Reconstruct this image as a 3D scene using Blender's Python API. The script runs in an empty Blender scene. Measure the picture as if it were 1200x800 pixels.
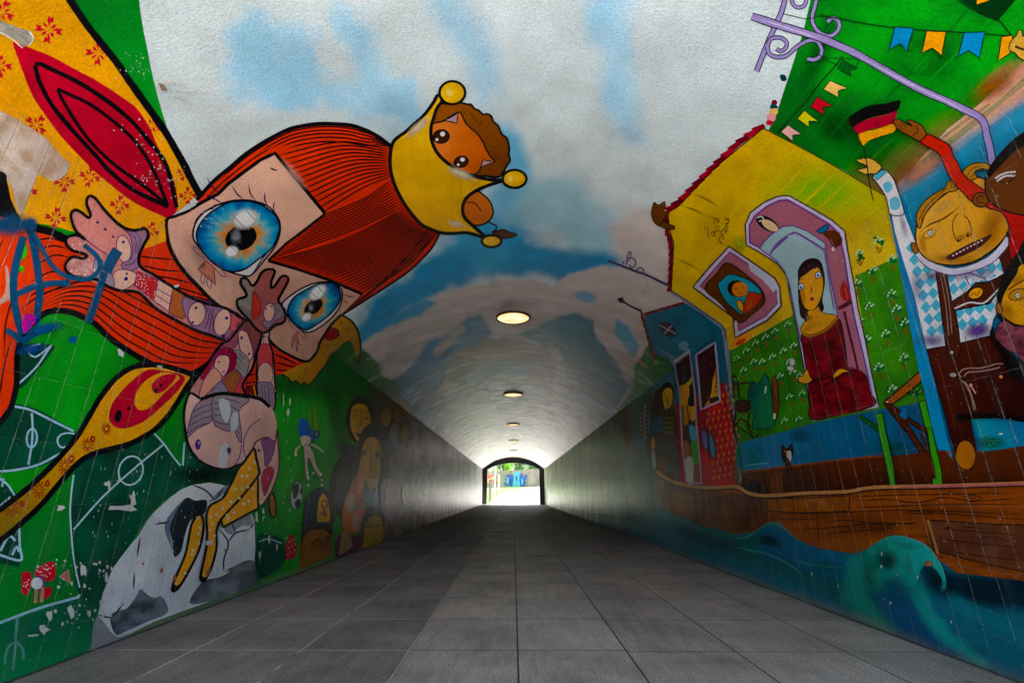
import bpy, math, random
import numpy as np
from mathutils import Vector
from mathutils.geometry import delaunay_2d_cdt
random.seed(7); np.random.seed(7)
R = math.radians
scene = bpy.context.scene
COL = scene.collection

# ------------------------------------------------------------------ place
W = 3.0            # half width of the underpass
EYE = 1.058        # camera height
SPR = 3.24         # springing of the vault
APEX = 4.36
Y0, Y1 = 0.6, 46.0
RAD = (W * W + (APEX - SPR) ** 2) / (2 * (APEX - SPR))
ZC = APEX - RAD
NV = 56
prof = [(-W, 0.0), (-W, SPR)]
A0 = math.asin(W / RAD)
for i in range(1, NV):
    a = -A0 + 2 * A0 * i / NV
    prof.append((RAD * math.sin(a), ZC + RAD * math.cos(a)))
prof += [(W, SPR), (W, 0.0)]
prof = np.array(prof)
seg = np.diff(prof, axis=0)
slen = np.hypot(seg[:, 0], seg[:, 1])
S = np.concatenate([[0], np.cumsum(slen)])
nrm = np.stack([seg[:, 1], -seg[:, 0]], 1) / slen[:, None]      # inward normals
mit = np.zeros_like(prof)
mit[0] = nrm[0]; mit[-1] = nrm[-1]
for i in range(1, len(prof) - 1):
    b = nrm[i - 1] + nrm[i]; b /= np.hypot(*b)
    mit[i] = b / max(0.3, float(b @ nrm[i]))
ANG = np.arctan2(prof[:, 0], prof[:, 1] - EYE)                  # seen from the eye, monotonic

# ------------------------------------------------------------------ camera
F = 530.0
PITCH = math.atan(177 / F)
YAW = math.atan(1.5 / F)
def cam_axes():
    cp, sp = math.cos(PITCH), math.sin(PITCH)
    f = np.array([-math.sin(YAW) * cp, math.cos(YAW) * cp, sp])
    r = np.array([math.cos(YAW), math.sin(YAW), 0.0])
    u = np.cross(r, f)
    return f, r, u
FW, RT, UP = cam_axes()

def px_to_sy(p):
    """photo position -> (distance along the wall profile, distance into the tunnel)"""
    p = np.asarray(p, float).reshape(-1, 2)
    d = FW[None] + (p[:, :1] - 600) / F * RT[None] + (400 - p[:, 1:2]) / F * UP[None]
    a = np.arctan2(d[:, 0], d[:, 2])
    i = np.clip(np.searchsorted(ANG, a) - 1, 0, len(seg) - 1)
    A = prof[i]; E = seg[i]
    # t*(dx,dz) = A-eye + k*E
    ax, az = A[:, 0], A[:, 1] - EYE
    dx, dz = d[:, 0], d[:, 2]
    det = dx * (-E[:, 1]) - dz * (-E[:, 0])
    det = np.where(np.abs(det) < 1e-9, 1e-9, det)
    t = (ax * (-E[:, 1]) - az * (-E[:, 0])) / det
    k = (dx * az - dz * ax) / det
    s = S[i] + k * slen[i]
    t = np.abs(t)
    y = t * d[:, 1]
    # below the foot of the wall: slide back along the foot
    s = np.clip(s, 0.0005, S[-1] - 0.0005)
    y = np.clip(y, Y0 + .01, Y1 - .3)
    return np.stack([s, y], 1)

def sy_to_px(s, y):
    x = np.interp(s, S, prof[:, 0]); z = np.interp(s, S, prof[:, 1]) - EYE
    y = np.maximum(y, 1.3)
    P = np.stack([x, y, z], -1)
    w = P @ FW
    w = np.maximum(w, .3)
    return 600 + F * (P @ RT) / w, 400 - F * (P @ UP) / w

def sy_to_xyz(s, y, off):
    px = prof[:, 0] + off * mit[:, 0]; pz = prof[:, 1] + off * mit[:, 1]
    return np.stack([np.interp(s, S, px), y, np.interp(s, S, pz)], -1)

# ------------------------------------------------------------------ colour
def lin(h):
    h = h.lstrip('#')
    c = [int(h[i:i + 2], 16) / 255 for i in (0, 2, 4)]
    return np.array([v / 12.92 if v <= .04045 else ((v + .055) / 1.055) ** 2.4 for v in c])

def vnoise(x, y, seed=0):
    xi = np.floor(x).astype(np.int64); yi = np.floor(y).astype(np.int64)
    fx = x - xi; fy = y - yi
    fx = fx * fx * (3 - 2 * fx); fy = fy * fy * (3 - 2 * fy)
    def h(a, b):
        n = (a * 374761393 + b * 668265263 + seed * 974634777) & 0xffffffff
        n = ((n ^ (n >> 13)) * 1274126177) & 0xffffffff
        return ((n ^ (n >> 16)) & 0xffff) / 65535.0
    return (h(xi, yi) * (1 - fx) + h(xi + 1, yi) * fx) * (1 - fy) + (h(xi, yi + 1) * (1 - fx) + h(xi + 1, yi + 1) * fx) * fy
def fbm(x, y, seed=0, n=4):
    t = 0; a = .5
    for k in range(n):
        t = t + a * vnoise(x, y, seed + k); x = x * 2.03; y = y * 2.03; a *= .5
    return t

# ------------------------------------------------------------------ shapes
def pts(s, z=None):
    a = np.array([[float(v) for v in q.split(',')] for q in s.split()]) if isinstance(s, str) else np.array(s, float)
    if z is not None:
        a = a / z[2] + np.array([z[0], z[1]])
    return a

def dens(a, closed):
    out = []
    n = len(a)
    for i in range(n if closed else n - 1):
        p, q = a[i], a[(i + 1) % n]
        d = math.hypot(*(q - p))
        r = math.hypot(p[0] - 602, p[1] - 577)
        k = max(1, int(math.ceil(d / max(1.2, min(9, r * .03)))))
        for j in range(k):
            out.append(p + (q - p) * j / k)
    if not closed:
        out.append(a[-1])
    return np.array(out)

def catmull(a, closed, n=5):
    m = len(a)
    if m < 3:
        return a
    out = []
    for i in range(m if closed else m - 1):
        p1, p2 = a[i], a[(i + 1) % m]
        p0 = a[(i - 1) % m] if closed or i > 0 else 2 * p1 - p2
        p3 = a[(i + 2) % m] if closed or i < m - 2 else 2 * p2 - p1
        k = int(min(n, max(2, math.hypot(*(p2 - p1)) / 2.5)))
        for j in range(k):
            t = j / k
            out.append(.5 * (2 * p1 + (p2 - p0) * t + (2 * p0 - 5 * p1 + 4 * p2 - p3) * t * t + (3 * p1 - p0 - 3 * p2 + p3) * t ** 3))
    if not closed:
        out.append(a[-1])
    return np.array(out)

def ell(cx, cy, rx, ry, rot=0, n=None):
    n = n or int(max(10, min(48, (rx + ry) * 1.2)))
    t = np.arange(n) * 2 * math.pi / n
    c, s = math.cos(R(rot)), math.sin(R(rot))
    x, y = rx * np.cos(t), ry * np.sin(t)
    return np.stack([cx + x * c - y * s, cy + x * s + y * c], 1)

def ribbon(a, w, closed=False, taper=0):
    """outline of a stroke of width w along a"""
    a = np.asarray(a, float)
    keep = [0] + [i for i in range(1, len(a)) if math.hypot(*(a[i] - a[i - 1])) > .05]
    a = a[keep]
    if closed and math.hypot(*(a[0] - a[-1])) < .05:
        a = a[:-1]
    n = len(a)
    if n < 2:
        return []
    if closed:
        t = np.roll(a, -1, 0) - np.roll(a, 1, 0)
    else:
        t = np.gradient(a, axis=0)
    t = t / np.maximum(1e-6, np.hypot(t[:, 0], t[:, 1]))[:, None]
    nn = np.stack([-t[:, 1], t[:, 0]], 1)
    ww = np.full(n, w / 2.0)
    if taper and not closed:
        u = np.linspace(0, 1, n)
        ww = ww * np.clip(np.minimum(u, 1 - u) / taper, .25, 1)
    # brush wobble
    if w > 2:
        ww = ww * (0.93 + .14 * vnoise(a[:, 0] * .13, a[:, 1] * .13, 5))
    L = a + nn * ww[:, None]; Rr = a - nn * ww[:, None]
    if closed:
        return [L, Rr[::-1]]
    return [np.concatenate([L, Rr[::-1]])]

MESH = {}      # (part, sub) -> dict(v, t, c, m)
LAYERS = []    # (bbox, level)
CUR = [('mural', None)]
STEP = 0.00026

def G(part, sub=None):
    CUR[0] = (part, sub)

def paint(polys, fill, grid=0, alpha=None, union=True):
    """lay a coat of paint bounded by the polygons (photo positions) on the tunnel lining"""
    polys = [dens(p, True) for p in polys if len(p) > 2]
    if not polys:
        return
    allp = np.concatenate(polys)
    bb = (allp[:, 0].min(), allp[:, 1].min(), allp[:, 0].max(), allp[:, 1].max())
    lv = 0
    for b, l in LAYERS:
        if l > lv and b[0] < bb[2] and b[2] > bb[0] and b[1] < bb[3] and b[3] > bb[1]:
            lv = l
    lv += 1
    LAYERS.append((bb, lv))
    sy = [px_to_sy(p) for p in polys]
    V = []; E = []; LOOP = []
    for q in sy:
        o = len(V); n = len(q)
        V += [Vector((a, b)) for a, b in q]
        E += [(o + i, o + (i + 1) % n) for i in range(n)]
        LOOP.append(q)
    al = np.concatenate(sy)
    s0, s1, y0, y1 = al[:, 0].min(), al[:, 0].max(), al[:, 1].min(), al[:, 1].max()
    for k in range(1, len(S) - 1):
        if s0 < S[k] < s1:
            o = len(V)
            V += [Vector((S[k], y0 - .003)), Vector((S[k], y1 + .003))]
            E.append((o, o + 1))
    if grid:
        gx, gy = np.meshgrid(np.arange(bb[0], bb[2] + grid, grid), np.arange(bb[1], bb[3] + grid, grid))
        g = np.stack([gx.ravel(), gy.ravel()], 1)
        w = winding(g, polys)
        g = g[w != 0]
        if len(g):
            V += [Vector((a, b)) for a, b in px_to_sy(g)]
    res = delaunay_2d_cdt(V, E, [], 0, 1e-6, False)
    vv = np.array([(v.x, v.y) for v in res[0]])
    tt = np.array(res[2]) if len(res[2]) else np.zeros((0, 3), int)
    if not len(tt):
        return
    c = vv[tt].mean(1)
    e1 = vv[tt[:, 1]] - vv[tt[:, 0]]; e2 = vv[tt[:, 2]] - vv[tt[:, 0]]
    area = e1[:, 0] * e2[:, 1] - e1[:, 1] * e2[:, 0]
    keep = (winding(c, LOOP) != 0) & (np.abs(area) > 1e-9)
    tt = tt[keep]; area = area[keep]
    if not len(tt):
        return
    tt[area > 0] = tt[area > 0][:, ::-1]
    used, inv = np.unique(tt, return_inverse=True)
    vv = vv[used]; tt = inv.reshape(-1, 3)
    xyz = sy_to_xyz(vv[:, 0], vv[:, 1], .0006 + STEP * lv)
    px, py = sy_to_px(vv[:, 0], vv[:, 1])
    if callable(fill):
        col = fill(px, py)
    else:
        col = np.repeat(lin(fill)[None], len(vv), 0)
    if alpha is None:
        a = np.ones(len(vv))
    elif callable(alpha):
        a = alpha(px, py)
    else:
        a = np.full(len(vv), float(alpha))
    col = np.concatenate([np.clip(col, 0.002, .9), a[:, None]], 1)
    M = MESH.setdefault(CUR[0], dict(v=[], t=[], c=[], m=[], n=0))
    M['v'].append(xyz); M['t'].append(tt + M['n']); M['c'].append(col)
    M['m'].append(np.full(len(tt), 0 if alpha is None else 1)); M['n'] += len(xyz)

def winding(p, polys):
    w = np.zeros(len(p), int)
    x, y = p[:, 0], p[:, 1]
    for q in polys:
        q = np.asarray(q); r = np.roll(q, -1, 0)
        for i0 in range(0, len(p), 4000):
            X = x[i0:i0 + 4000, None]; Y = y[i0:i0 + 4000, None]
            up = (q[None, :, 1] <= Y) & (r[None, :, 1] > Y)
            dn = (q[None, :, 1] > Y) & (r[None, :, 1] <= Y)
            cr = (r[None, :, 0] - q[None, :, 0]) * (Y - q[None, :, 1]) - (X - q[None, :, 0]) * (r[None, :, 1] - q[None, :, 1])
            w[i0:i0 + 4000] += (up & (cr > 0)).sum(1) - (dn & (cr < 0)).sum(1)
    return w

INK = '#0a0a10'
def P(s, fill, z=None, sm=True, ol=None, oc=INK, grid=0):
    a = pts(s, z)
    if sm:
        a = catmull(a, True)
    if fill is not None:
        paint([a], fill, grid or (5 if callable(fill) else 0))
    if ol:
        paint(ribbon(a if sm else dens(a, True), ol, True), oc)
def E(cx, cy, rx, ry, rot=0, fill=None, ol=None, oc=INK, z=None, grid=0):
    if z is not None:
        cx, cy, rx, ry = cx / z[2] + z[0], cy / z[2] + z[1], rx / z[2], ry / z[2]
    a = ell(cx, cy, rx, ry, rot)
    if fill is not None:
        paint([a], fill, grid or (3 if callable(fill) else 0))
    if ol:
        paint(ribbon(a, ol, True), oc)
def L(strokes, w, c=INK, z=None, sm=True, taper=0, alpha=None):
    """one or several strokes ('|' between them)"""
    if isinstance(strokes, str):
        strokes = [q for q in strokes.split('|') if q.strip()]
    out = []
    for q in strokes:
        a = pts(q, z)
        if sm:
            a = catmull(a, False)
        r = ribbon(dens(a, False), w, False, taper)
        # give each outline the same turning sense so that crossings stay filled
        for k in r:
            x, y = k[:, 0], k[:, 1]
            if (x * np.roll(y, -1) - y * np.roll(x, -1)).sum() < 0:
                k = k[::-1]
            out.append(k)
    paint(out, c, 0, alpha)
def SOFT(cx, cy, rx, ry, rot, c, a=.8, core=.3, z=None):
    """a puff from the spray can"""
    if z is not None:
        cx, cy, rx, ry = cx / z[2] + z[0], cy / z[2] + z[1], rx / z[2], ry / z[2]
    co, si = math.cos(R(rot)), math.sin(R(rot))
    def al(px, py):
        u = ((px - cx) * co + (py - cy) * si) / rx; v = (-(px - cx) * si + (py - cy) * co) / ry
        r = np.sqrt(u * u + v * v)
        k = np.clip((1 - r) / (1 - core), 0, 1)
        return a * k * k * (3 - 2 * k)
    paint([ell(cx, cy, rx, ry, rot)], c, max(1.2, min(rx, ry) / 5), al)
def radial(cx, cy, rx, ry, rot, stops, n=0):
    co, si = math.cos(R(rot)), math.sin(R(rot))
    xs = [s[0] for s in stops]; cs = np.array([lin(s[1]) for s in stops])
    def f(px, py):
        u = ((px - cx) * co + (py - cy) * si) / rx; v = (-(px - cx) * si + (py - cy) * co) / ry
        r = np.sqrt(u * u + v * v)
        if n:
            r = r + n * (vnoise(np.arctan2(v, u) * 9 + 40, r * 2, 3) - .5)
        return np.stack([np.interp(r, xs, cs[:, k]) for k in range(3)], 1)
    return f
def shade(c1, c2, x1, y1, x2, y2, nz=0):
    """colour running from c1 at (x1,y1) to c2 at (x2,y2)"""
    a, b = lin(c1), lin(c2); d = np.array([x2 - x1, y2 - y1]); dd = float(d @ d)
    def f(px, py):
        t = ((px - x1) * d[0] + (py - y1) * d[1]) / dd
        if nz:
            t = t + nz * (fbm(px * .05, py * .05, 9) - .47)
        t = np.clip(t, 0, 1)[:, None]
        return a * (1 - t) + b * t
    return f
def mottle(c1, c2, sc=.15, seed=1, sharp=4):
    a, b = lin(c1), lin(c2)
    def f(px, py):
        t = np.clip((fbm(px * sc, py * sc, seed) - .47) * sharp + .5, 0, 1)[:, None]
        return a * (1 - t) + b * t
    return f
# ------------------------------------------------------------------ the sprayed ground coats (soft edges)
def sstep(x):
    x = np.clip(x, 0, 1); return x * x * (3 - 2 * x)
def coat(col, px, py, kind, geo, c, soft, a=1.0, warp=0, seed=1, ws=.03):
    c = lin(c)
    if warp:
        warp = warp * 1.3
        qx = px + warp * (fbm(px * ws, py * ws, seed) - .47) * 2
        qy = py + warp * (fbm(px * ws + 31, py * ws + 17, seed + 7) - .47) * 2
    else:
        qx, qy = px, py
    if kind == 'e':
        cx, cy, rx, ry, rot = geo
        co, si = math.cos(R(rot)), math.sin(R(rot))
        u = ((qx - cx) * co + (qy - cy) * si) / rx; v = (-(qx - cx) * si + (qy - cy) * co) / ry
        d = (1 - np.sqrt(u * u + v * v)) * min(rx, ry)      # >0 inside
    elif kind == 'c':
        p, r = geo
        p = pts(p)
        d = np.full(px.shape, -1e9)
        for i in range(len(p) - 1):
            e = p[i + 1] - p[i]
            t = np.clip(((qx - p[i, 0]) * e[0] + (qy - p[i, 1]) * e[1]) / float(e @ e), 0, 1)
            d = np.maximum(d, r - np.hypot(qx - p[i, 0] - t * e[0], qy - p[i, 1] - t * e[1]))
    else:
        p = pts(geo)
        dm = np.full(px.shape, 1e9)
        for i in range(len(p)):
            b = p[(i + 1) % len(p)]; e = b - p[i]
            t = np.clip(((qx - p[i, 0]) * e[0] + (qy - p[i, 1]) * e[1]) / float(e @ e), 0, 1)
            dm = np.minimum(dm, np.hypot(qx - p[i, 0] - t * e[0], qy - p[i, 1] - t * e[1]))
        ins = winding(np.stack([qx.ravel(), qy.ravel()], 1), [p]).reshape(px.shape) != 0
        d = np.where(ins, dm, -dm)
    k = (sstep(d / soft + .5) * a)[..., None]
    return col * (1 - k) + c * k

SKY = '#ccdae0'; BL1 = '#9dcfee'; BL2 = '#3f9ecb'; CLD = '#c9bdbb'; BL3 = '#1f7ea8'
def sky_colour(px, py):
    col = np.zeros(px.shape + (3,)) + lin(SKY)
    k = dict(soft=36, warp=17, ws=.05)
    for g in [('e', (320, 88, 52, 34, 10)), ('e', (300, 45, 30, 30, 0)), ('c', ("300,95 345,112 400,112 450,128 490,140", 18)),
              ('c', ("405,20 425,60 440,95 470,120", 17)), ('e', (350, 60, 20, 30, -20))]:
        col = coat(col, px, py, g[0], g[1], BL1, a=.85, seed=3, **k)
    for g in [('c', ("520,0 545,35 566,70 570,105", 15)), ('c', ("722,-20 724,60 722,115", 19)), ('c', ("722,110 740,160", 12)),
              ('e', (700, 20, 22, 30, 0))]:
        col = coat(col, px, py, g[0], g[1], BL1, a=.75, seed=5, soft=34, warp=13, ws=.04)
    # bluer band beyond the crown
    col = coat(col, px, py, 'c', ("592,165 606,200 590,235 600,262", 18), '#6ab4dc', 22, .95, 10, 6)
    col = coat(col, px, py, 'c', ("620,240 660,235 690,262 700,300", 30), '#8fc0d4', 40, .8, 16, 8)
    col = coat(col, px, py, 'p', "400,400 425,352 470,322 520,288 560,262 600,268 640,292 672,300 712,296 740,300 700,312 675,330 640,326 600,322 560,326 520,340 480,362 440,392 415,430", '#3595c6', 18, 1, 12, 4)
    col = coat(col, px, py, 'e', (560, 285, 42, 26, 0), '#55a8d2', 30, .7, 12, 9)
    col = coat(col, px, py, 'e', (676, 306, 45, 15, 0), '#2f8fc0', 16, .9, 8, 9)
    col = coat(col, px, py, 'p', "716,262 740,246 768,242 790,262 800,330 790,350 760,352 735,330 716,290", '#d0c3c2', 16, .95, 8, 2)
    # grey clouds seen up the vault
    col = coat(col, px, py, 'p', "400,420 440,392 480,366 520,342 545,332 580,328 620,329 650,336 668,320 700,316 740,310 790,340 800,420 760,470 700,520 600,540 500,520 440,470", CLD, 4, 1, 9, 5)
    col = coat(col, px, py, 'p', "395,395 440,376 470,362 500,350 512,354 494,366 460,378 425,402 400,425", BL2, 4, .95, 5, 6)
    col = coat(col, px, py, 'e', (686, 347, 14, 6, 10), BL2, 4, .8, 4, 6)
    # near teal ring
    col = coat(col, px, py, 'p', "458,446 480,424 510,398 548,374 568,372 580,392 560,412 530,430 510,460 500,500 470,480", '#1878aa', 6, 1, 8, 11)
    col = coat(col, px, py, 'p', "604,390 640,374 672,369 694,378 700,400 722,424 738,450 722,490 690,500 668,470 655,430 650,404 625,398", '#13708f', 4, 1, 7, 12)
    col = coat(col, px, py, 'p', "720,372 738,380 750,405 742,420 722,392", '#4a9ec0', 4, .9, 4, 12)
    col = coat(col, px, py, 'c', ("512,412 526,400 540,386", 5), '#b0a8aa', 3, .9, 3, 3)
    col = coat(col, px, py, 'p', "528,420 560,398 600,396 640,402 652,430 650,470 620,480 580,476 545,472 528,450", '#7a6e68', 6, .9, 10, 14)
    col = coat(col, px, py, 'c', ("556,442 585,432 610,434", 9), '#4a90b8', 3, .9, 4, 15)
    col = coat(col, px, py, 'c', ("545,462 600,450 625,458", 6), '#3f80a6', 3, .8, 4, 16)
    col = coat(col, px, py, 'p', "465,470 500,455 545,470 540,500 510,520 480,500", '#34789c', 10, .8, 10, 14)
    col = coat(col, px, py, 'p', "655,470 690,455 735,455 720,490 690,510 665,500", '#5f8ba6', 10, .7, 10, 14)
    col = coat(col, px, py, 'e', (600, 545, 62, 42, 0), '#d6cfd2', 11, .95, 8, 12)
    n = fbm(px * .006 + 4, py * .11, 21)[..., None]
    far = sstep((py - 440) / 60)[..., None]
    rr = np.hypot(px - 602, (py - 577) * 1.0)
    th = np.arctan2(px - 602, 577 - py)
    st = (fbm(np.log(rr + 4) * 15, th * 4.5, 33, 5) - .47)[..., None]  # arc streaks of glossy reflection, painted into the vault colour deeper in
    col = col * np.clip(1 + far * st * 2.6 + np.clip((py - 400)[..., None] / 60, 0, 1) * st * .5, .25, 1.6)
    col = col * (1 + (fbm(px * .02, py * .02, 41)[..., None] - .47) * .10)
    # the bare strip under the right-hand hill, where the plaster meets the tiles
    col = coat(col, px, py, 'p', "960,260 1010,226 1100,160 1200,62 1300,-20 1400,-20 1400,300 960,300", '#d59c84', 10, 1, 4, 62)
    col = coat(col, px, py, 'c', ("1030,252 1100,196 1160,160 1230,112 1300,60", 14), '#3f93bb', 18, .9, 4, 63)
    # greenery that climbs on to the vault
    G1, G2 = '#1c5a22', '#2c7a2c'
    col = coat(col, px, py, 'p', "395,392 420,404 430,410 441,424 446,440 466,450 470,466 484,476 498,500 470,560 300,560 300,380", G1, 4, 1, 3, 22)
    col = coat(col, px, py, 'e', (437, 436, 12, 14, 0), G2, 8, .7, 3, 23)
    col = coat(col, px, py, 'e', (460, 462, 10, 9, 0), '#3a7a46', 7, .7, 3, 23)
    col = coat(col, px, py, 'p', "708,498 722,478 742,452 742,430 752,418 762,398 790,400 800,480 760,520 716,510", '#1f6a22', 4, 1, 4, 25)
    col = coat(col, px, py, 'e', (750, 452, 16, 12, -40), '#3f8046', 8, .6, 4, 23)
    return col

def left_colour(px, py):
    col = np.zeros(px.shape + (3,)) + lin('#0a9414')
    v = (fbm(px * .012, py * .012, 50)[..., None] - .47)
    col = col * (1 + v * 1.1)
    col = coat(col, px, py, 'p', "-40,600 30,600 70,580 110,560 150,500 260,520 330,600 330,700 60,830 -60,830", '#0c7030', 50, .6, 10, 4)
    col = coat(col, px, py, 'c', ("330,430 420,430 470,500", 34), '#14551c', 26, .9, 8, 52)
    col = coat(col, px, py, 'c', ("388,460 400,520", 10), '#0a3a12', 10, .7, 6, 52)
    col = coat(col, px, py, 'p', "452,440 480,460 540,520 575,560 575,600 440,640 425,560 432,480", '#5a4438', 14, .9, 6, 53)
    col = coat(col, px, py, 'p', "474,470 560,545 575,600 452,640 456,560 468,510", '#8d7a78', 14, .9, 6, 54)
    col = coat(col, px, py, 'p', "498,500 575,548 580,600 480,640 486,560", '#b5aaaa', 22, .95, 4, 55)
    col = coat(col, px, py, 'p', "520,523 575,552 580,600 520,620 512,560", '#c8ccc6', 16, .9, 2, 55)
    n = (fbm(np.log(np.abs(602 - px) + 3) * 22, py * .03, 57)[..., None] - .47) * sstep((px - 400) / 60)[..., None]  # upright streaks of sheen worked into the far wall's colour
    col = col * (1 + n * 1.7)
    return col

def right_colour(px, py):
    col = np.zeros(px.shape + (3,)) + lin('#1a7ca8')
    # the upper coat: green running to bare pinkish tile
    col = coat(col, px, py, 'p', "900,160 1010,60 1300,-80 1300,40 1200,70 1120,140 1060,190 1010,235", '#178a20', 16, 1, 5, 61)
    col = coat(col, px, py, 'c', ("1000,236 1090,170 1200,92 1260,50", 20), '#d59c84', 20, .9, 5, 62)
    col = coat(col, px, py, 'c', ("1030,252 1100,196 1160,160 1230,112", 9), '#3f93bb', 16, .9, 4, 63)
    # far stretch of the wall
    col = coat(col, px, py, 'p', "630,540 720,470 800,440 800,560 770,600 700,600 630,600", '#5d6a3c', 30, .9, 6, 64)
    col = coat(col, px, py, 'p', "700,515 760,470 780,500 772,600 700,620 690,560", '#2a6a72', 22, .85, 8, 65)
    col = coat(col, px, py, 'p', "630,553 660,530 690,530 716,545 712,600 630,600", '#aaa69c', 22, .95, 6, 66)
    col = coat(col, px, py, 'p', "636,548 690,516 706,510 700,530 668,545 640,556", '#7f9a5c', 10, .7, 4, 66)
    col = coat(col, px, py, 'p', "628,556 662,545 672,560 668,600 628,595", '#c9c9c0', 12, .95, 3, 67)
    col = coat(col, px, py, 'c', ("732,520 742,560 752,600", 9), '#9aa09a', 12, .5, 4, 68)
    # sea
    T = '#0c7088'
    col = coat(col, px, py, 'p', "690,602 740,596 780,606 900,618 1000,650 1300,690 1300,900 1100,800 690,640", T, 18, 1, 5, 70)
    col = coat(col, px, py, 'c', ("820,628 880,640 940,668 990,690 1060,740", 18), '#07584a', 18, .7, 6, 73)
    col = coat(col, px, py, 'c', ("912,618 900,640 930,650 990,665", 13), '#0e6494', 16, .8, 5, 74)
    col = coat(col, px, py, 'c', ("1010,660 1000,700 1030,740", 15), '#129a84', 14, .8, 5, 75)
    col = coat(col, px, py, 'c', ("1040,680 1060,720 1090,760 1130,790", 20), '#0a5688', 18, .8, 5, 76)
    col = coat(col, px, py, 'c', ("1070,640 1072,680 1086,720 1110,748 1150,775", 8), '#22b4a8', 9, .85, 4, 77)
    col = coat(col, px, py, 'p', "1082,660 1110,668 1150,672 1300,682 1300,730 1180,712 1115,705 1090,690", '#041c2c', 16, .95, 4, 78)
    col = coat(col, px, py, 'c', ("1115,705 1160,728 1230,760", 8), '#1690a0', 14, .6, 6, 79)
    col = coat(col, px, py, 'c', ("800,622 830,632 860,640", 6), '#0b3a52', 8, .8, 3, 80)
    n = (fbm(px * .05, py * .012, 87)[..., None] - .47)
    col = col * (1 + n * .35)
    n = (fbm(np.log(np.abs(px - 602) + 3) * 22, py * .03, 157)[..., None] - .47) * sstep((790 - px) / 60)[..., None]  # sheen of the far wall, coloured in as upright streaks
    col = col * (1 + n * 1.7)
    return col

def foot(col, s, y):
    """bare dusty strip where the wall meets the paving"""
    h = np.minimum(s, S[-1] - s)
    k = np.clip(1 - (h + .08 * (fbm(y * 2.3, h * 3, 90) - .5)) / .10, 0, 1)[..., None] ** 1.5 * .6
    return col * (1 - k) + lin('#8f877c') * k
# ================================================================== LEFT: the winged girl
z1 = (0, 0, 4); z2 = (0, 200, 4); z3 = (0, 400, 4); z4 = (0, 600, 4); z5 = (180, 120, 4); z6 = (400, 60, 4)
z7 = (200, 280, 5); z8 = (180, 420, 6); zb = (180, 540, 4); zk = (320, 400, 6.6667); zl = (320, 520, 6.6667)
RED = '#e2361c'; SKIN = '#e3b5a2'; ORG = '#eea012'; CRM = '#c20f2c'; PUR = '#5a3070'

G('painted_hillside#left')
P("70,-40 163,-40 163,0 167,30 173,60 179,90 188,125 198,155 212,185 232,220 200,215 150,120 90,30", shade('#0b6a1c', '#1a9a2a', 90, 0, 190, 120, .5), sm=True, ol=None)

# ================================================================== field below the girl
G('painted_pitch_line')
DG = '#07432f'
P("14,475 24,474 45,480 70,494 88,506 84,516 72,532 55,543 37,549 0,553 -40,560 -40,490 0,482", mottle(DG, '#0a5238', .03, 4))
P("-40,556 0,560 10,570 18,580 -4,596 -40,610", DG); P("-40,620 20,617 24,640 23,664 0,660 -40,655", DG, sm=False)
P("86,556 105,535 125,530 150,522 175,508 192,518 205,536 212,549 216,518 222,530 240,544 262,550 282,541 300,560 262,572 200,580 150,640 116,716 93,697 84,652 81,600", mottle('#06402e', '#0a5a3c', .03, 5))
SOFT(238, 556, 52, 14, 0, '#03120a', .8, .1)
P("-40,742 0,731 50,714 92,701 116,718 107,757 60,785 0,830 -60,860", shade('#0a5a40', '#0c8a50', 60, 700, 60, 790, .3))
L("20,377 24,440 60,404|20,450 22,451", 1, DG)
P("18,408 62,404 55,420 40,438 28,452 20,452", DG)
L("17,476 35,480 60,492 86,505|0,552 20,550 45,544 70,531|37,484 38,500 37,520 33,544|-4,558 8,567 17,580|-2,594 12,582|2,570 4,560", 2.6, '#a9cfe0')
L("87,508 80,507 71,509 67,515 69,522 74,524 80,522|60,404 42,430 21,450|33,409 38,405 47,403|33,409 34,414 41,418 52,411 58,406", 2, '#b4d4e4')
E(37, 513, 6, 11, 5, None, 2.4, '#a9cfe0')
L("86,556 83,580 82,605 85,645 88,665 93,688|192,520 160,546 120,582 86,620|180,507 192,520 202,534 211,545|216,518 214,545", 2, '#b8d8e0')
E(153, 551, 14, 17, 18, None, 2, '#b8d8e0')
L("-20,737 0,729 46,712 92,699", 3, '#9fc8d8'); L("20,723 18,745 18,752|5,778 8,760 18,752 26,760 27,772|18,752 15,785", 3, '#7ab8b4', alpha=.7)
L("22,617 23,640 24,656 0,650 -10,648|0,645 10,628 18,633|14,650 19,640 22,646", 3, '#a9cfe0')

G('painted_football')
BALL = "107,760 115,717 120,695 132,665 147,645 162,627 172,610 180,600 200,582 212,573 225,568 245,565 262,568 278,578 290,592 298,610 299,640 296,684 240,706 180,728 140,748"
P(BALL, mottle('#e4e6e8', '#ccd0d6', .04, 6, 3), sm=False)
P("216,584 228,586 242,586 240,600 232,604 222,611 216,628 212,645 204,652 202,636 199,614", '#1c2830')
P("216,584 199,612 202,640 208,650 200,640 193,612", '#6a7f94'); P("107,762 113,722 135,745 150,742 160,748 120,765", '#8d8d92')
P("135,743 128,722 136,716 148,712 158,700 164,690 172,696 180,700 190,699 196,717 172,728 150,738", mottle('#7a848e', '#3c444c', .09, 6, 4))
P("225,708 236,682 256,676 268,670 272,664 296,656 298,684", mottle('#878c92', '#54595e', .08, 6, 4))
P("262,570 272,568 262,578 250,586 244,588", '#8a96a2')
P("280,584 292,600 296,614 282,616 270,626 262,618 268,604", mottle('#8a8f96', '#b0b4ba', .1, 4))
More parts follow.
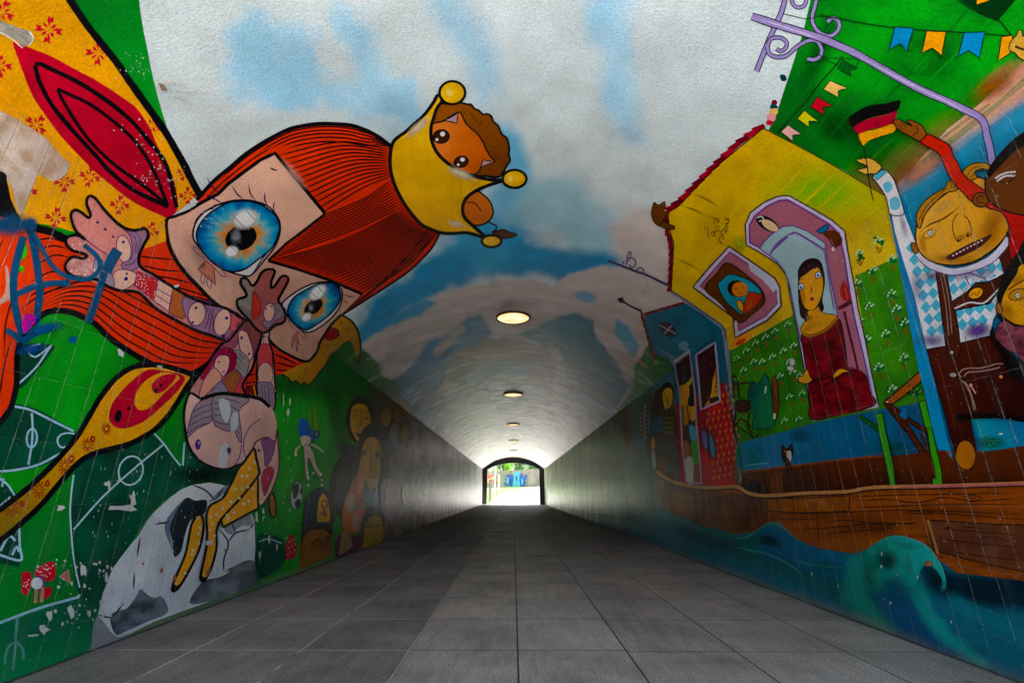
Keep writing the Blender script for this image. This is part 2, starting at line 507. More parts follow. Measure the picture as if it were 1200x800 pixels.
L("225,568 240,574 252,586|252,586 262,570|180,614 200,611|255,618 267,635 262,655 262,670|267,635 276,624 292,620|292,620 298,612|114,720 130,722 145,706|164,628 160,652|157,670 156,690|276,624 270,610|272,664 264,670", 2, '#202830', taper=.15)
G('painted_mushroom')
P("25,673 30,669 36,672 36,688 31,697 26,694", '#d0142c'); P("40,670 52,660 63,658 65,670 62,679 52,680 44,676", '#d0142c')
P("38,678 42,676 44,673 52,680 50,690 40,690", '#6a3a98'); E(43, 683, 7, 7, 0, '#e0e0e0')
P("47,690 60,688 58,698 48,702", '#c83a44'); P("69,675 80,667 82,683", '#c27468', sm=False, ol=1, oc='#c0a8a0')
L("42,690 41,706|50,688 48,705", 4, '#c09070')
paint([ell(random.uniform(42, 62), random.uniform(661, 676), .8, .8, 0, 5) for k in range(26)] + [ell(random.uniform(27, 34), random.uniform(673, 692), .8, .8, 0, 5) for k in range(10)], '#f0e0e0')

G('painted_winged_girl')
# ---- wing
G('painted_winged_girl', 'wing')
WING = "-60,-60 60,-60 75,-8 100,25 118,48 135,69 150,91 165,112 180,133 192,150 205,172 215,190 226,212 233,226 214,244 196,256 194,285 160,296 120,292 95,274 60,264 30,260 -20,250 -60,200"
P(WING, shade('#c88a10', '#f0a414', 60, -20, 110, 120, .6), sm=False)
P("15,50 22,51 37,57 62,67 87,81 112,94 137,110 160,127 175,150 185,172 197,195 205,215 208,243 200,254 192,254 155,236 125,213 112,202 92,182 70,158 50,131 37,110 25,80", mottle('#c20f2c', '#b00c24', .05, 3))
L("41,76 47,75 62,82 87,94 112,109 137,127 157,145 175,166 190,185 197,200 202,220 207,243|41,76 43,86 48,100 62,125 87,155 112,182 127,199 155,222 197,242", 5.2)
L("67,104 82,111 105,122 130,140 155,162 170,182 179,198 186,214 196,240|68,104 72,115 87,140 105,165 125,185 142,199 170,219 196,240", 4.2)
def flower(cx, cy, r, rot=0, out=None):
    o = []
    for k in range(8):
        a = R(rot + k * 45)
        ux, uy = math.cos(a), math.sin(a)
        if k % 2 == 0:   # tulip tip on a stalk
            o.append([(cx + ux * r * .2 - uy * .25, cy + uy * r * .2 + ux * .25), (cx + ux * r * .62, cy + uy * r * .62),
                      (cx + ux * r * .62 - uy * r * .22, cy + uy * r * .62 + ux * r * .22), (cx + ux * r * 1.1 - uy * r * .24, cy + uy * r * 1.1 + ux * r * .24), (cx + ux * r * .9, cy + uy * r * .9),
                      (cx + ux * r * 1.1 + uy * r * .24, cy + uy * r * 1.1 - ux * r * .24), (cx + ux * r * .62 + uy * r * .22, cy + uy * r * .62 - ux * r * .22)])
        else:
            o.append([(cx + ux * r * .15, cy + uy * r * .15), (cx + ux * r * .45 - uy * r * .12, cy + uy * r * .45 + ux * r * .12), (cx + ux * r * .75, cy + uy * r * .75), (cx + ux * r * .45 + uy * r * .12, cy + uy * r * .45 - ux * r * .12)])
    return [np.array(q) for q in o]
fl = []
for x, y, r, a in [(57, 35, 15, 10), (115, 62, 14, 5), (2, 14, 14, 30), (0, 78, 13, 0), (178, 147, 12, 20), (30, 223, 13, 10), (42, 147, 13, 40),
                   (75, 213, 12, 0), (105, 207, 12, 15), (140, 240, 11, 8), (176, 270, 10, 20), (65, 255, 12, 10), (220, 229, 10, 0), (216, 203, 9, 20), (2, 170, 12, 0)]:
    fl += flower(x, y, r, a)
paint(fl, CRM)
P("-40,110 0,130 15,137 28,145 50,160 62,172 74,185 82,192 76,205 62,212 46,205 40,212 30,240 26,252 18,240 14,222 0,205 -40,190", mottle('#d8c8bc', '#b89a80', .06, 8, 3))
P("-20,20 0,24 18,31 26,34 34,36 38,44 34,52 27,55 20,47 8,42 -20,36", mottle('#8a857e', '#a39c94', .2, 3), sm=False)
L("-20,34 0,38 14,46 26,56|34,36 39,45 34,53", 1.5, '#ddd6cc')
P("-60,190 0,200 8,214 12,232 18,246 24,262 0,268 -60,270", '#08080a')
L("70,-20 78,-6 100,27 118,50 135,71 150,93 165,114 180,135 192,152 205,174 215,192 226,214 234,228", 8.5)
L("194,256 196,282 180,292 160,297", 3)

# ---- streaming hair behind
G('painted_winged_girl', 'flowing_hair')
P("-60,262 36,266 70,276 110,292 160,293 196,283 203,300 217,320 235,339 250,353 275,371 296,384 314,392 330,410 350,421 362,424 345,436 320,441 300,470 285,466 262,402 250,420 237,431 220,439 205,437 190,432 175,425 160,417 137,402 125,393 112,380 100,373 88,367 75,364 62,364 50,368 36,380 26,395 20,412 19,430 19,448 15,468 8,484 -10,500 -60,500", shade('#f0421c', '#e0301a', 0, 300, 250, 420))
h = []
Uc = pts("38,350 80,330 120,327 160,345 200,365 245,388 290,396"); Lc = pts("52,366 76,359 105,368 137,396 165,413 195,427 238,427")
for k in range(6):
    t = (k + .5) / 6
    h.append(Uc * (1 - t) + Lc * t)
for q in ["36,283 58,279 76,284", "38,296 60,288 78,291", "40,312 62,299 80,301", "36,330 60,318 80,322", "30,350 55,335 84,326", "24,362 50,344 90,332",
          "162,300 180,302 205,304", "162,310 190,316 214,318", "176,322 200,326 226,332", "196,334 220,340 244,348", "222,346 244,352 262,362", "-2,350 -4,300 6,275", "4,420 6,380 14,350 22,330", "-2,470 4,430 12,400",
          "318,404 336,414 352,424", "320,414 334,420 348,427", "321,424 336,428 346,430", "322,433 334,434 342,434", "288,430 300,428", "286,440 301,438", "284,449 302,447"]:
    h.append(pts(q))
L(h, 1.9, '#200808', taper=.2)
P("282,462 285,452 302,450 304,466", '#7a1418', sm=False)
L("286,452 284,464|297,452 300,466", 1.6, ORG)
L("36,266 70,276 84,284|196,283 203,300 217,320 235,339 250,353 275,371 290,381", 4.5)
L("262,402 250,420 237,431 220,439 205,437 190,432 175,425 160,417 137,402 125,393 112,380 100,373 88,367 75,364 62,364 50,368 36,380 26,395 20,412 19,430 19,448 15,468 8,484 -10,505", 7)
L("-10,264 20,262 40,267 60,272 84,284", 9)
P("-60,345 0,350 6,310 14,345 8,352 -20,362", '#c9a090')
SOFT(27, 295, 6, 14, 10, '#39c030', .9); SOFT(24, 315, 6, 6, 10, '#39c030', .8); SOFT(14, 321, 4, 3, 0, '#39c030', .8)

# ---- dagger-shaped lower wing
G('painted_winged_girl', 'lower_wing')
DAG = "225,440 205,432 190,428 175,427 155,430 135,443 117,465 105,485 90,510 72,532 50,555 25,577 0,596 -40,625 -60,660 -20,645 0,632 20,616 37,601 50,588 72,562 92,541 105,533 120,528 150,520 175,507 188,496 200,482 217,455"
P(DAG, shade('#9a7418', '#f0a414', 10, 610, 130, 490, .2))
P("127,490 130,475 140,460 155,445 172,433 190,434 215,440 210,455 190,475 170,492 150,501 135,500", CRM)
P("157,470 162,455 175,442 192,436 210,442 195,457 175,477 162,480", ORG)
P("177,452 185,442 197,438 206,440 195,455 182,461", CRM)
E(138, 487, 4.2, 7.5, 15, INK); E(150, 478, 2, 2.2, 0, INK); E(182, 457, 2.2, 3.2, 20, INK); E(188, 451, 1.6, 2.2, 10, INK)
b = []
for cx, cy, r in [(124, 502, 7), (102, 521, 9), (108, 514, 4), (75, 546, 10), (83, 537, 5), (45, 573, 11), (55, 566, 4), (12, 594, 12), (25, 590, 4)]:
    for k in range(12):
        a = k * math.pi / 6
        b.append(np.array([[cx + math.cos(a) * r * .25, cy + math.sin(a) * r * .3], [cx + math.cos(a) * r * .8, cy + math.sin(a) * r]]))
L(b, 1.3, '#a02018', sm=False)
P(DAG, None, ol=6.5)

# ---- second wing behind the cheek
G('painted_winged_girl', 'far_wing')
P("384,384 392,372 400,370 412,377 419,388 422,400 422,412 420,424 417,418 415,408 410,399 402,402 396,408 391,412 387,416 381,427 375,434 369,442 362,450 357,447 352,450 347,445 342,447 338,442 330,438 345,430 360,423 372,410 374,400", shade('#8a5a10', '#c08a1c', 420, 420, 385, 385, .5))
E(388, 391, 9, 7, -10, '#a01020', 1.2, '#300508'); E(386, 391, 5, 4, -10, None, 1, '#300508')
for x, y in [(400, 378), (408, 386), (398, 394), (384, 404), (378, 414), (368, 424), (412, 396), (372, 434), (358, 434), (385, 418)]:
    paint(flower(x, y, 2.6, 10), '#a02018')
L("330,438 338,443 342,448 347,446 352,451 357,448 362,451 369,443 375,435 381,428 387,417 391,413", 1.8)
L("385,377 392,371 400,369 412,376 419,387 422,400 422,412 420,425 417,418", 2.4)

# ---- hair over the head
G('painted_winged_girl', 'hair')
TOP = "232,231 250,211 270,194 292,176 320,159 342,149 370,144 395,144 417,147 440,157 458,171"
CRB = "458,171 457,185 459,205 465,223 475,240 490,258 515,271"
FR = pts("322,179 352,215 381,250 335,285 314,305 348,315 384,327 400,335 424,344")
HAIR = "232,231 250,211 270,194 292,176 320,159 342,149 370,144 395,144 417,147 440,157 458,171 457,185 459,205 465,223 475,240 490,258 515,271 506,290 482,315 455,334 430,350 405,366 398,370 424,344 400,335 384,327 348,315 314,305 335,285 381,250 352,215 322,179 305,187 287,200 267,215 255,227 232,239"
P(HAIR, shade('#e03a18', '#d02c18', 330, 180, 470, 330), sm=False)
def along(p, u):
    p = np.asarray(p); d = np.concatenate([[0], np.cumsum(np.hypot(*np.diff(p, axis=0).T))]); u = u * d[-1]
    return np.array([np.interp(u, d, p[:, 0]), np.interp(u, d, p[:, 1])])
cb = catmull(pts(CRB), False)
h = []
for k in range(13):      # from the first side of the fringe
    t = (k + .6) / 13
    a = FR[0] * (1 - t) + FR[2] * t; b_ = along(cb, .02 + .27 * t)
    m = (a + b_) / 2 + np.array([6, -13 + 6 * t])
    h.append(np.array([a, m, b_]))
for k in range(11):
    t = (k + .5) / 11
    a = FR[2] * (1 - t) + FR[4] * t; b_ = along(cb, .30 + .30 * t)
    m = a * .45 + b_ * .55 + np.array([4, 3 - 10 * t * 0])
    h.append(np.array([a, m, b_]))
for k in range(24):
    t = (k + .5) / 24
    a = along(FR[4:], t); b_ = along(cb, .60 + .40 * t)
    if t > .8: a = a + np.array([2, -1])
    m = a * .5 + b_ * .5 + np.array([7, 6])
    h.append(np.array([a, m, b_]))
h += [pts("402,366 450,330 490,295 512,274"), pts("410,360 452,326 488,288 503,266")]
tp = catmull(pts(TOP), False)
for k, (o, st) in enumerate([(4.5, .12), (8.5, .36), (12.5, .42), (17, .47), (22, .50)]):
    q = []
    for u in np.linspace(st, 1, 12):
        pnt = along(tp, u); q.append(pnt + np.array([0.12, 1]) * o * min(1, (1 - u) * 6 + .05))
    h.append(np.array(q))
h.append(pts("240,234 262,212 290,190 318,172"))
L(h, 1.7, '#2a0a0c', taper=.08)
L("230,234 250,212 270,195 292,177 320,160 342,150 370,145 395,145 417,148 440,158 459,172", 4.6)
L("424,344 398,370 405,366 430,350 455,334 482,315 506,290 516,271", 2.4)

# ---- face
G('painted_winged_girl', 'face')
P("195,258 205,253 220,247 233,239 255,227 267,215 287,200 305,187 322,179 352,215 381,250 358,268 335,285 314,305 348,315 384,327 400,335 424,344 400,368 388,380 380,392 374,402 372,410 367,417 360,423 350,421 330,411 318,401 312,392 290,378 275,371 250,353 235,338 217,319 205,302 197,283", shade('#e8b8a4', '#c99a88', 300, 230, 340, 410), sm=False)
L("233,239 220,247 205,253 195,258 197,283 205,302 217,319 235,338 250,353 275,371 292,380", 3.6)
L("400,368 388,380 380,392 374,402 372,410 367,417 360,423 350,421 330,411 318,401 313,392 316,384 321,379", 3.2)
P("322,179 352,215 381,250 358,268 335,285 314,305 348,315 384,327 424,344", None, sm=False)
L("230,240 255,227 267,215 287,200 305,187 322,179 352,215 381,250", 4.2, sm=False)
L("381,250 358,268 335,285 314,305", 3.4, sm=False)
L("314,305 348,315 384,327 424,344", 3.6, sm=False)
L("316,196 320,198 325,199", 2, taper=.3)
SOFT(235, 300, 16, 46, -32, '#c48a80', .45, .0); SOFT(345, 205, 8, 30, -38, '#f0c8b8', .4, .0); SOFT(300, 370, 40, 12, 30, '#b87c74', .4, .0)
# eye one
G('painted_winged_girl', 'eye#1')
P("226,270 231,257 242,246 262,237 280,234 297,235 315,242 326,256 328,270 322,288 308,306 296,320 288,323 268,318 250,308 236,293 227,281", '#d9d8da', ol=2.2, oc='#1a1030')
IRIS1 = [(0, '#c8803c'), (.40, '#d89048'), (.50, '#c4a070'), (.60, '#6fb4b8'), (.78, '#3b9ecb'), (1.0, '#1b5fa6'), (1.2, '#123f80')]
P("230,271 240,254 260,240 280,234.5 305,239 324,254 327,270 318,290 300,305 286,315 272,318 260,315 243,302 232,286", radial(282, 277, 49, 41, 0, IRIS1, .25), grid=2.2, ol=2)
E(282, 278, 19, 14.5, -22, INK); SOFT(276, 276, 9, 12, 0, '#8a94a0', .8, .1)
SOFT(287, 256, 19, 14, -15, '#e9eef2', 1, .45); SOFT(271, 294, 10, 8, -10, '#e9eef2', 1, .5)
L("226,272 229,258 238,248 250,243|262,238 250,240", 1.6, '#1a1030')
L("271,216 277,226 286,234|291,215 293,226 300,235|310,225 310,233 313,240|322,235 320,241 321,247|242,206 246,215 256,226|238,227 250,232 262,239|296,319 306,304 318,290", 1.6, '#2a2050', taper=.3)
# eye two
G('painted_winged_girl', 'eye#2')
P("330,357 340,346 356,336 370,331 386,330 397,335 401,344 398,358 390,370 376,382 362,389 352,386 340,374", '#d9d8da', ol=2, oc='#1a1030')
P("337,361 344,348 360,338 374,332 388,331 398,340 397,354 386,368 370,380 358,386 346,380 338,370", radial(367, 359, 31, 23, -38, IRIS1, .25), grid=2, ol=1.8)
E(367, 359, 12.5, 7.5, -36, INK); SOFT(364, 360, 5, 7, 0, '#8a94a0', .8, .1); SOFT(372, 342, 15, 9, -38, '#e9eef2', 1, .5); SOFT(359, 371, 8, 6, -30, '#e9eef2', 1, .5)
L("398,334 406,338 414,338|401,344 410,347 417,346|401,350 408,356|396,362 401,366", 1.2, '#4a2040', taper=.3)
G('painted_winged_girl', 'cheek_mark')
P("240,305 231,315 252,334 249,312", '#c27a66', sm=False, ol=1.1, oc='#7a3a50')
G('painted_winged_girl', 'cheek_mark#2')
P("349,386 341,396 351,404 348,394", '#b0705c', sm=False, ol=.9, oc='#7a3a50')
L("238,303 228,294 225,289 230,290 240,303|249,312 258,322 264,324 262,319 252,308|236,319 234,327 237,333 239,326 240,320|244,322 241,330 245,338 247,331 247,326|341,398 342,408 343,398|346,402 347,412 348,402|349,388 356,397 358,394 351,385|343,385 337,376 340,376 347,383", 1, '#6a4a70')

# ---- arms, covered in small doll faces
G('painted_winged_girl', 'raised_hand')
ARM = "87,270 82,258 81,250 85,245 92,247 101,254 104,251 101,243 99,236 102,229 109,231 122,247 140,264 155,269 168,267 172,275 166,287 161,300 163,312 180,322 200,335 220,347 240,355 262,360 280,371 287,376 277,388 265,398 245,392 225,385 200,372 180,360 160,342 140,340 125,335 112,327 95,325 80,321 74,313 76,306 83,300 95,302 100,299 95,296 82,292 75,284 76,278 82,275 90,275 98,280"
P(ARM, '#d98c84')
P("100,300 112,312 122,325 140,338 118,334 104,328 88,325 78,318 80,304", mottle('#e0a8a0', '#c87c78', .4, 4, 6))
E(143.5, 291, 8.5, 16, -8, SKIN, 1.2, PUR)
P("142,265 155,269 168,267 172,275 166,287 160,295 163,310 150,317 140,310 152,302 154,290 150,275", '#9c7390', ol=1.1, oc=PUR)
L("150,272 158,280 157,296|156,270 163,280 160,292|144,310 154,308 160,300", .9, PUR)
P("139,315 157,319 156,331 142,339 126,336 130,322", SKIN, ol=1.1, oc=PUR)
P("112,300 128,318 132,335 120,333 108,318", '#a590a4', ol=1, oc=PUR)
P("159,317 184,327 179,352 156,334", '#d2444c', sm=False, ol=1.1, oc=PUR)
P("184,327 201,337 196,364 179,352", '#e3b5a2', sm=False, ol=1.1, oc=PUR)
L("183,338 199,347|181,345 198,356", .9, PUR)
P("201,336 222,350 222,366 212,373 196,367", '#b4683e', sm=False, ol=1.1, oc=PUR)
P("214,348 262,360 282,372 268,395 245,391 222,380", '#9c7390', ol=1, oc=PUR)
E(229, 367, 10, 14, 10, SKIN, 1.1, PUR); E(259, 377, 9.5, 16, 14, SKIN, 1.1, PUR)
L("238,355 243,370 238,386|243,357 246,370 243,388|248,359 248,370 248,390", .9, PUR)
P("270,366 285,375 274,390 268,384", '#dc6a68', sm=False, ol=.9, oc=PUR)
for x, y, r in [(143, 283, 1.8), (146, 326, 2.4), (147, 320, 1.4), (228, 360, 1.8), (224, 377, 1.6), (264, 372, 2), (260, 393, 2.4), (113, 260, 1.8), (122, 268, 1.8), (131, 277, 1.6)]:
    E(x, y, r, r, 0, '#3a2070')
d = []
for k in range(60):
    x, y = random.uniform(158, 184), random.uniform(319, 350)
    if winding(np.array([[x, y]]), [pts("159,317 184,327 179,352 156,334")])[0]:
        d.append(ell(x, y, .7, .7, 0, 5))
for k in range(36):
    x, y = random.uniform(76, 112), random.uniform(276, 326)
    if winding(np.array([[x, y]]), [pts("80,278 98,284 100,299 112,312 106,326 80,318 84,302 98,300 84,290")])[0]:
        d.append(ell(x, y, 1.1, 1.1, 0, 6))
paint(d, '#e8d8d4')
L("96,278 112,290 126,299 133,307", 1, PUR)
P(ARM, None, ol=3.6)

G('painted_winged_girl', 'lower_arm')
ARM2 = "303,386 314,388 314,398 318,410 320,425 321,445 322,470 318,480 302,468 300,440 300,420 300,400"
P(ARM2, SKIN)
P("301,402 314,402 318,412 319,432 300,432", '#d2585c', sm=False, ol=.9, oc=PUR)
E(310, 438, 9, 14, 0, SKIN, 1, PUR); P("300,449 318,450 320,480 305,466", '#94858f', ol=.9, oc=PUR)
L("305,451 307,468|309,451 311,472|313,451 315,475|308,388 308,402|303,394 313,394", .9, PUR)
P(ARM2, None, sm=True, ol=2)
ARM1 = "288,374 304,388 303,400 298,415 294,430 286,443 282,452 285,464 262,460 245,462 232,468 220,470 219,458 223,450 233,436 242,424 248,414 258,402 268,396"
P(ARM1, '#c98c80')
P("276,380 288,374 304,388 300,404 294,420 292,404 286,388 278,386", '#8a4a4c', ol=1, oc=PUR)
P("262,398 278,384 282,392 270,410 256,420 246,424 254,410", '#a55a68', ol=1, oc=PUR)
P("278,388 287,388 292,400 295,413 292,421 284,417 279,406", SKIN, ol=1.2, oc=PUR)
P("270,412 279,410 290,421 286,440 280,438 274,430", '#9a948c', ol=.9, oc=PUR)
P("266,410 275,414 274,428 266,438 262,430", '#a02c40', ol=.9, oc=PUR)
P("240,428 256,408 270,408 262,418 250,424 236,444 233,440", '#a02c40', ol=.9, oc=PUR)
P("254,416 266,417 266,430 260,440 252,436 249,426", SKIN, ol=1.2, oc=PUR)
P("248,430 258,442 246,455 234,466 231,462 236,446", '#dc9c88', ol=1, oc=PUR)
P("262,440 274,432 281,442 276,458 264,460 258,450", '#a4603e', ol=1, oc=PUR)
P("280,444 286,442 283,463 272,461", '#d8545c', ol=.8, oc=PUR)
P("246,460 256,446 266,460 262,462", '#9484a0', ol=.9, oc=PUR)
for x, y, r in [(281.5, 395, 1.6), (290, 414, 1.4), (254.5, 423, 1), (260, 435, 1)]:
    E(x, y, r, r * 1.2, 0, '#3a2070')
L("266,400 272,392|270,404 276,396|250,416 256,412|248,420 254,416|275,416 282,424|277,412 285,420|274,422 280,432", .8, PUR)
P(ARM1, None, ol=3)

G('painted_winged_girl', 'hand')
HAND2 = "288,325 281,325 280,332 284,338 287,345 282,348 276,350 276,358 282,366 290,374 298,384 306,389 314,386 320,380 330,377 333,368 329,357 325,350 330,340 337,326 334,321.5 328,323 322,332 317,336 317,328 321,316 315,313.5 306,317 300,328 294,333.5"
P(HAND2, '#a8605e')
P("288,325 281,325 280,332 284,338 287,345 282,348 276,350 276,358 282,366 291,374 294,350 296,337", mottle('#98918a', '#7c7670', .5, 4, 6))
P("295,340 302,350 304,366 294,374 293,360", '#c4402c', sm=True, ol=.9, oc=PUR)
P("320,354 333,360 332,370 322,374 312,384 306,376 316,372", '#8a7a84', ol=.9, oc=PUR)
E(313.5, 365, 6.5, 11, 8, SKIN, 1.1, PUR)
E(310, 361, 1.2, 1.2, 0, '#3a2070'); E(316, 358, 1.2, 1.2, 0, '#3a2070')
P(HAND2, None, ol=3.2)

# ---- body
G('painted_winged_girl', 'body')
BODY = "232,466 220,460 214,475 213,492 216,513 222,528 233,540 248,547 262,549 274,545 284,540 295,523 302,515 310,512 318,518 322,503 322,492 318,480 312,472 305,467 297,465 280,462 260,460 247,462"
P(BODY, shade('#e8bcae', '#cfa29a', 250, 480, 300, 540))
P("247,463 246,490 240,496 228,502 216,512 219,496 223,482 231,470", '#9a8a90', ol=1.2, oc=PUR)
P("248,463 276,464 290,468 278,480 280,500 281,518 276,512 272,504 262,504 254,500 248,494", '#9a8a90', ol=1.2, oc=PUR)
L("246,472 236,475 224,482|246,479 234,483 221,490|246,486 234,490 219,498|240,495 228,499 217,507|249,472 258,470 268,475 277,480|249,479 258,478 268,484 278,490|249,486 258,486 268,492 279,500|249,493 260,496 270,498 279,508|260,466 270,468 280,472", 1.1, PUR)
L("303,490 292,498 285,510 283,524 286,536|281,520 278,535 272,545", 1.2, PUR)
P("254,468 264,468 268,480 264,494 258,488", '#c4ccd2'); P("269,486 276,482 276,500 268,504", '#c4ccd2'); P("256,522 266,520 262,548 254,546", '#c8c8cc')
E(229.5, 520, 3, 6, 5, '#4a2a88', 1, PUR); E(266, 527, 2, 3.6, 0, '#4a2a88', 1, PUR)
E(230.5, 518, 1, 1.8, 0, '#c0b0e0')
L("232,467 247,462 260,460 280,462 297,465 305,468 314,476", 4.2)
L("232,466 220,460 214,475 213,492 216,513 222,528 233,540 248,547 262,549 274,545 284,540 296,523", 3)
G('painted_winged_girl', 'small_doll')
P("295,523 303,514 312,512 320,518 323,503 324,520 325,545 321,562 314,578 303,592 299,580 296,560", SKIN, ol=1.8, oc='#5a2040')
P("304,516 314,513 320,520 316,536 309,546 307,528", '#8c5a88', ol=1, oc=PUR)
P("306,552 314,546 319,552 314,566 308,580 304,566", '#c24458', ol=.9, oc=PUR)
E(301, 527, 1.4, 2.2, 0, '#3a2070')
E(317, 591, 4, 15, -4, '#94601a', 2); 
# ---- legs
G('painted_winged_girl', 'leg')
LEGO = '#f0ac4c'
P("300,557 300,595 285,603 259,617 256,608 280,582", LEGO, sm=False, ol=2.6)
P("234,602 225,611 221,627 217,647 210,665 203,681 201,692 207,690 217,675 230,650 235,635 238,615", LEGO, ol=3)
P("295,525 284,540 277,548 268,566 258,583 243,592 239,606 240,622 239,640 235,660 232,677 237,680 246,661 251,640 251,622 257,607 280,582 300,557 301,550 298,536", LEGO, ol=3)
P("202,683 201,693 208,689 213,681 206,686", INK); P("232,672 232,680 237,681 240,674 236,676", INK)
d = []
for x, y in [(281, 557), (287, 557), (273, 572), (281, 572), (288, 570), (268, 587), (278, 583), (258, 595), (263, 603), (272, 600), (283, 590), (289, 586), (294, 572), (244, 605), (243, 620), (251, 602), (249, 627), (246, 613), (228, 606), (229, 625), (231, 618), (223, 644), (222, 649), (214, 671), (265, 607), (290, 548), (296, 541), (230, 636), (241, 634)]:
    d.append(ell(x, y, 1.5, 1.7, 0, 8))
paint(d, '#e8e4e0')
paint([ell(float(q[:, 0].mean()), float(q[:, 1].mean()), .6, .6, 0, 5) for q in d], '#303040')
L("238,636 246,635", 5, '#c8c8c4')

# ---- crown and the creature in it
G('painted_crowned_creature')
MANE = "512,122 520,121 530,122 540,120 547,122 552,122 556,127 561,129 566,134 571,133 576,136 578,142 584,147 586,153 589,158 594,161 596,168 597,175 596,181 598,187 595,192 592,197 590,201 584,207 570,206 556,205 535,197 515,182 506,165 505,147"
P(MANE, shade('#93531c', '#74390f', 520, 130, 590, 190, .6), ol=2.4)
L("548,128 556,138 562,146|566,140 560,150|580,156 568,162|588,172 574,172|590,188 578,182|580,200 570,196|548,150 556,160|540,126 546,134", 1, '#4a220c', taper=.3)
G('painted_crowned_creature', 'face')
P("505,147 512,143 520,141 537,131 541,134 546,144 552,150 560,157 566,166 570,175 574,182 580,189 572,190 565,193 561,200 554,204 535,197 515,182 506,165", shade('#e0824a', '#c86430', 520, 160, 562, 172, .4), ol=2)
P("521,141 537,132 535,144 528,142", '#b890a0', sm=False, ol=1.5); P("564,195 566,187 579,189 572,192", '#b890a0', sm=False, ol=1.5)
E(517, 159.5, 9.5, 8, -10, '#3a1c10', 1.4); E(540.5, 189, 8.5, 6.5, -15, '#3a1c10', 1.4)
E(518.5, 156.5, 3, 3, 0, '#e0e4e8'); E(512, 163, 1.8, 1.8, 0, '#e0e4e8'); E(542, 186.5, 2.8, 2.5, 0, '#e0e4e8'); E(537, 192.5, 1.6, 1.5, 0, '#e0e4e8')
G('painted_crowned_creature', 'paw')
P("558,224 566,228 574,236 578,247 576,255 570,261 561,264 549,262 543,255 541,245 546,233", '#c8713c', ol=2)
L("546,237 556,238 564,247", 1.4)
G('painted_crowned_creature', 'tail')
L("571,259 576,262 582,265 580,270 576,272", 1.8)
P("578,272 590,269 598,272 606,275 596,279 582,279", '#54301c', ol=1.3)
G('painted_gold_crown')
CROWN = "459,170 464,162 475,154 486,144 497,134 507,121 513,111 518,117 512,126 508,138 505,149 506,165 515,182 535,198 555,206 574,210 588,211 574,216 566,219 556,224 546,232 542,243 544,254 553,263 568,277 555,274 545,272 530,273 516,272 500,266 490,259 475,240 465,222 459,205 457,188"
P(CROWN, mottle('#eab61c', '#d9a214', .05, 6, 3), ol=4)
SOFT(490, 148, 22, 7, -42, '#e8ddc0', .7, .1); SOFT(540, 203, 24, 7, 22, '#e8ddc0', .8, .1); SOFT(535, 262, 16, 6, 20, '#e8ddc0', .5, .1)
for x, y, a, b_ in [(530, 108, 15, 13.5), (603, 209, 14, 10.5), (576, 282, 11.5, 7)]:
    E(x, y, a, b_, 0, radial(x - a * .3, y, a, b_, 0, [(0, '#ecd890'), (.5, '#ecba24'), (1.3, '#d8a010')]), 3)

# ================================================================== little scene and crowd farther in
G('painted_small_dancer')
E(356, 503, 7, 14, -5, '#2a64b8'); E(367, 509, 7, 6, 20, '#2a64b8')
P("352,512 360,510 364,514 361,522 354,522", '#e0c8bc'); P("356,522 362,522 367,530 371,545 377,556 374,558 367,548 362,536 360,545 362,560 359,560 357,545", '#d8bcb0', ol=.8, oc='#4a5a4a')
L("352,522 347,526 346,534|364,520 372,524 379,530", 2.4, '#d8bcb0')
paint([ell(x, y, 1.4, 1.4, 0, 6) for x, y in [(360, 553), (361, 560), (361, 568), (376, 555), (377, 562), (377, 568), (367, 554)]], '#e8e0e0')
G('painted_small_ball')
E(347.5, 580, 6.8, 16, 4, '#b4bcc0', .8, '#203028'); P("343,570 350,566 349,580 344,584", '#202c2c'); P("345,588 351,584 352,594 347,595", '#203030'); E(353, 575, 1.6, 4, 0, '#303838')
L("363,480 363,500|369,475 370,510", 2, '#c0a040', alpha=.8); E(371, 508, 3, 4, 0, None, 1.2)

G('painted_face#1')
HB = '#141010'
E(422, 492, 17, 28, 0, HB)
P("411,480 416,473 424,472 431,477 435,490 434,505 430,514 422,520 415,512 410,498", '#d89c30', ol=1.4)
L("413,482 419,481|426,482 432,484|423,480 423,497 420,499", 1, '#5a3a10'); P("416,506 423,508 430,506 426,512 419,511", '#6a1418'); E(415, 487, 2, 1.3, 0, '#504030'); E(430, 490, 2, 1.3, 0, '#504030')
G('painted_face#2')
P("400,530 404,520 420,524 424,540 420,560 404,560", '#0c2a30')
E(436, 528, 17, 32, 0, HB)
P("424,524 430,513 440,512 447,522 447,542 445,560 440,572 433,573 427,560 424,542", '#d29c38', ol=1.3)
L("425,521 430,522|441,521 447,525|435,530 434,547 437,548|428,557 435,560 441,557", 1, '#5a3a10', taper=.2); E(427, 530, 2, 3.4, 0, '#807040', .8); E(442, 532, 2, 3.4, 0, '#807040', .8)
P("427,572 434,578 441,572 446,562 445,590 436,602 427,604", '#3f7a98')
G('painted_face#3')
E(405, 568, 19, 38, 8, HB)
P("424,533 421,545 412,565 405,582 401,598 400,612 404,624 414,626 424,620 428,604 427,575 426,552", shade('#dc8044', '#b86444', 402, 600, 426, 570, .4), ol=1)
P("424,533 420,550 418,575 424,576 427,556", '#d8905c'); P("414,578 404,586 408,600 414,596", '#c8a08c'); P("415,602 412,618 418,622 421,606", '#cfa890')
E(418, 594, 3.4, 2.4, -10, '#5a6478', 1); L("414,588 420,588 426,584", 1.4, '#301810'); L("410,624 418,625", 1.2, '#4a1810')
P("392,640 396,628 406,624 414,628 424,626 424,640 396,654", '#5a1a44'); P("398,640 402,622 410,628 412,640 398,650", '#b08c5c')
G('painted_face#4')
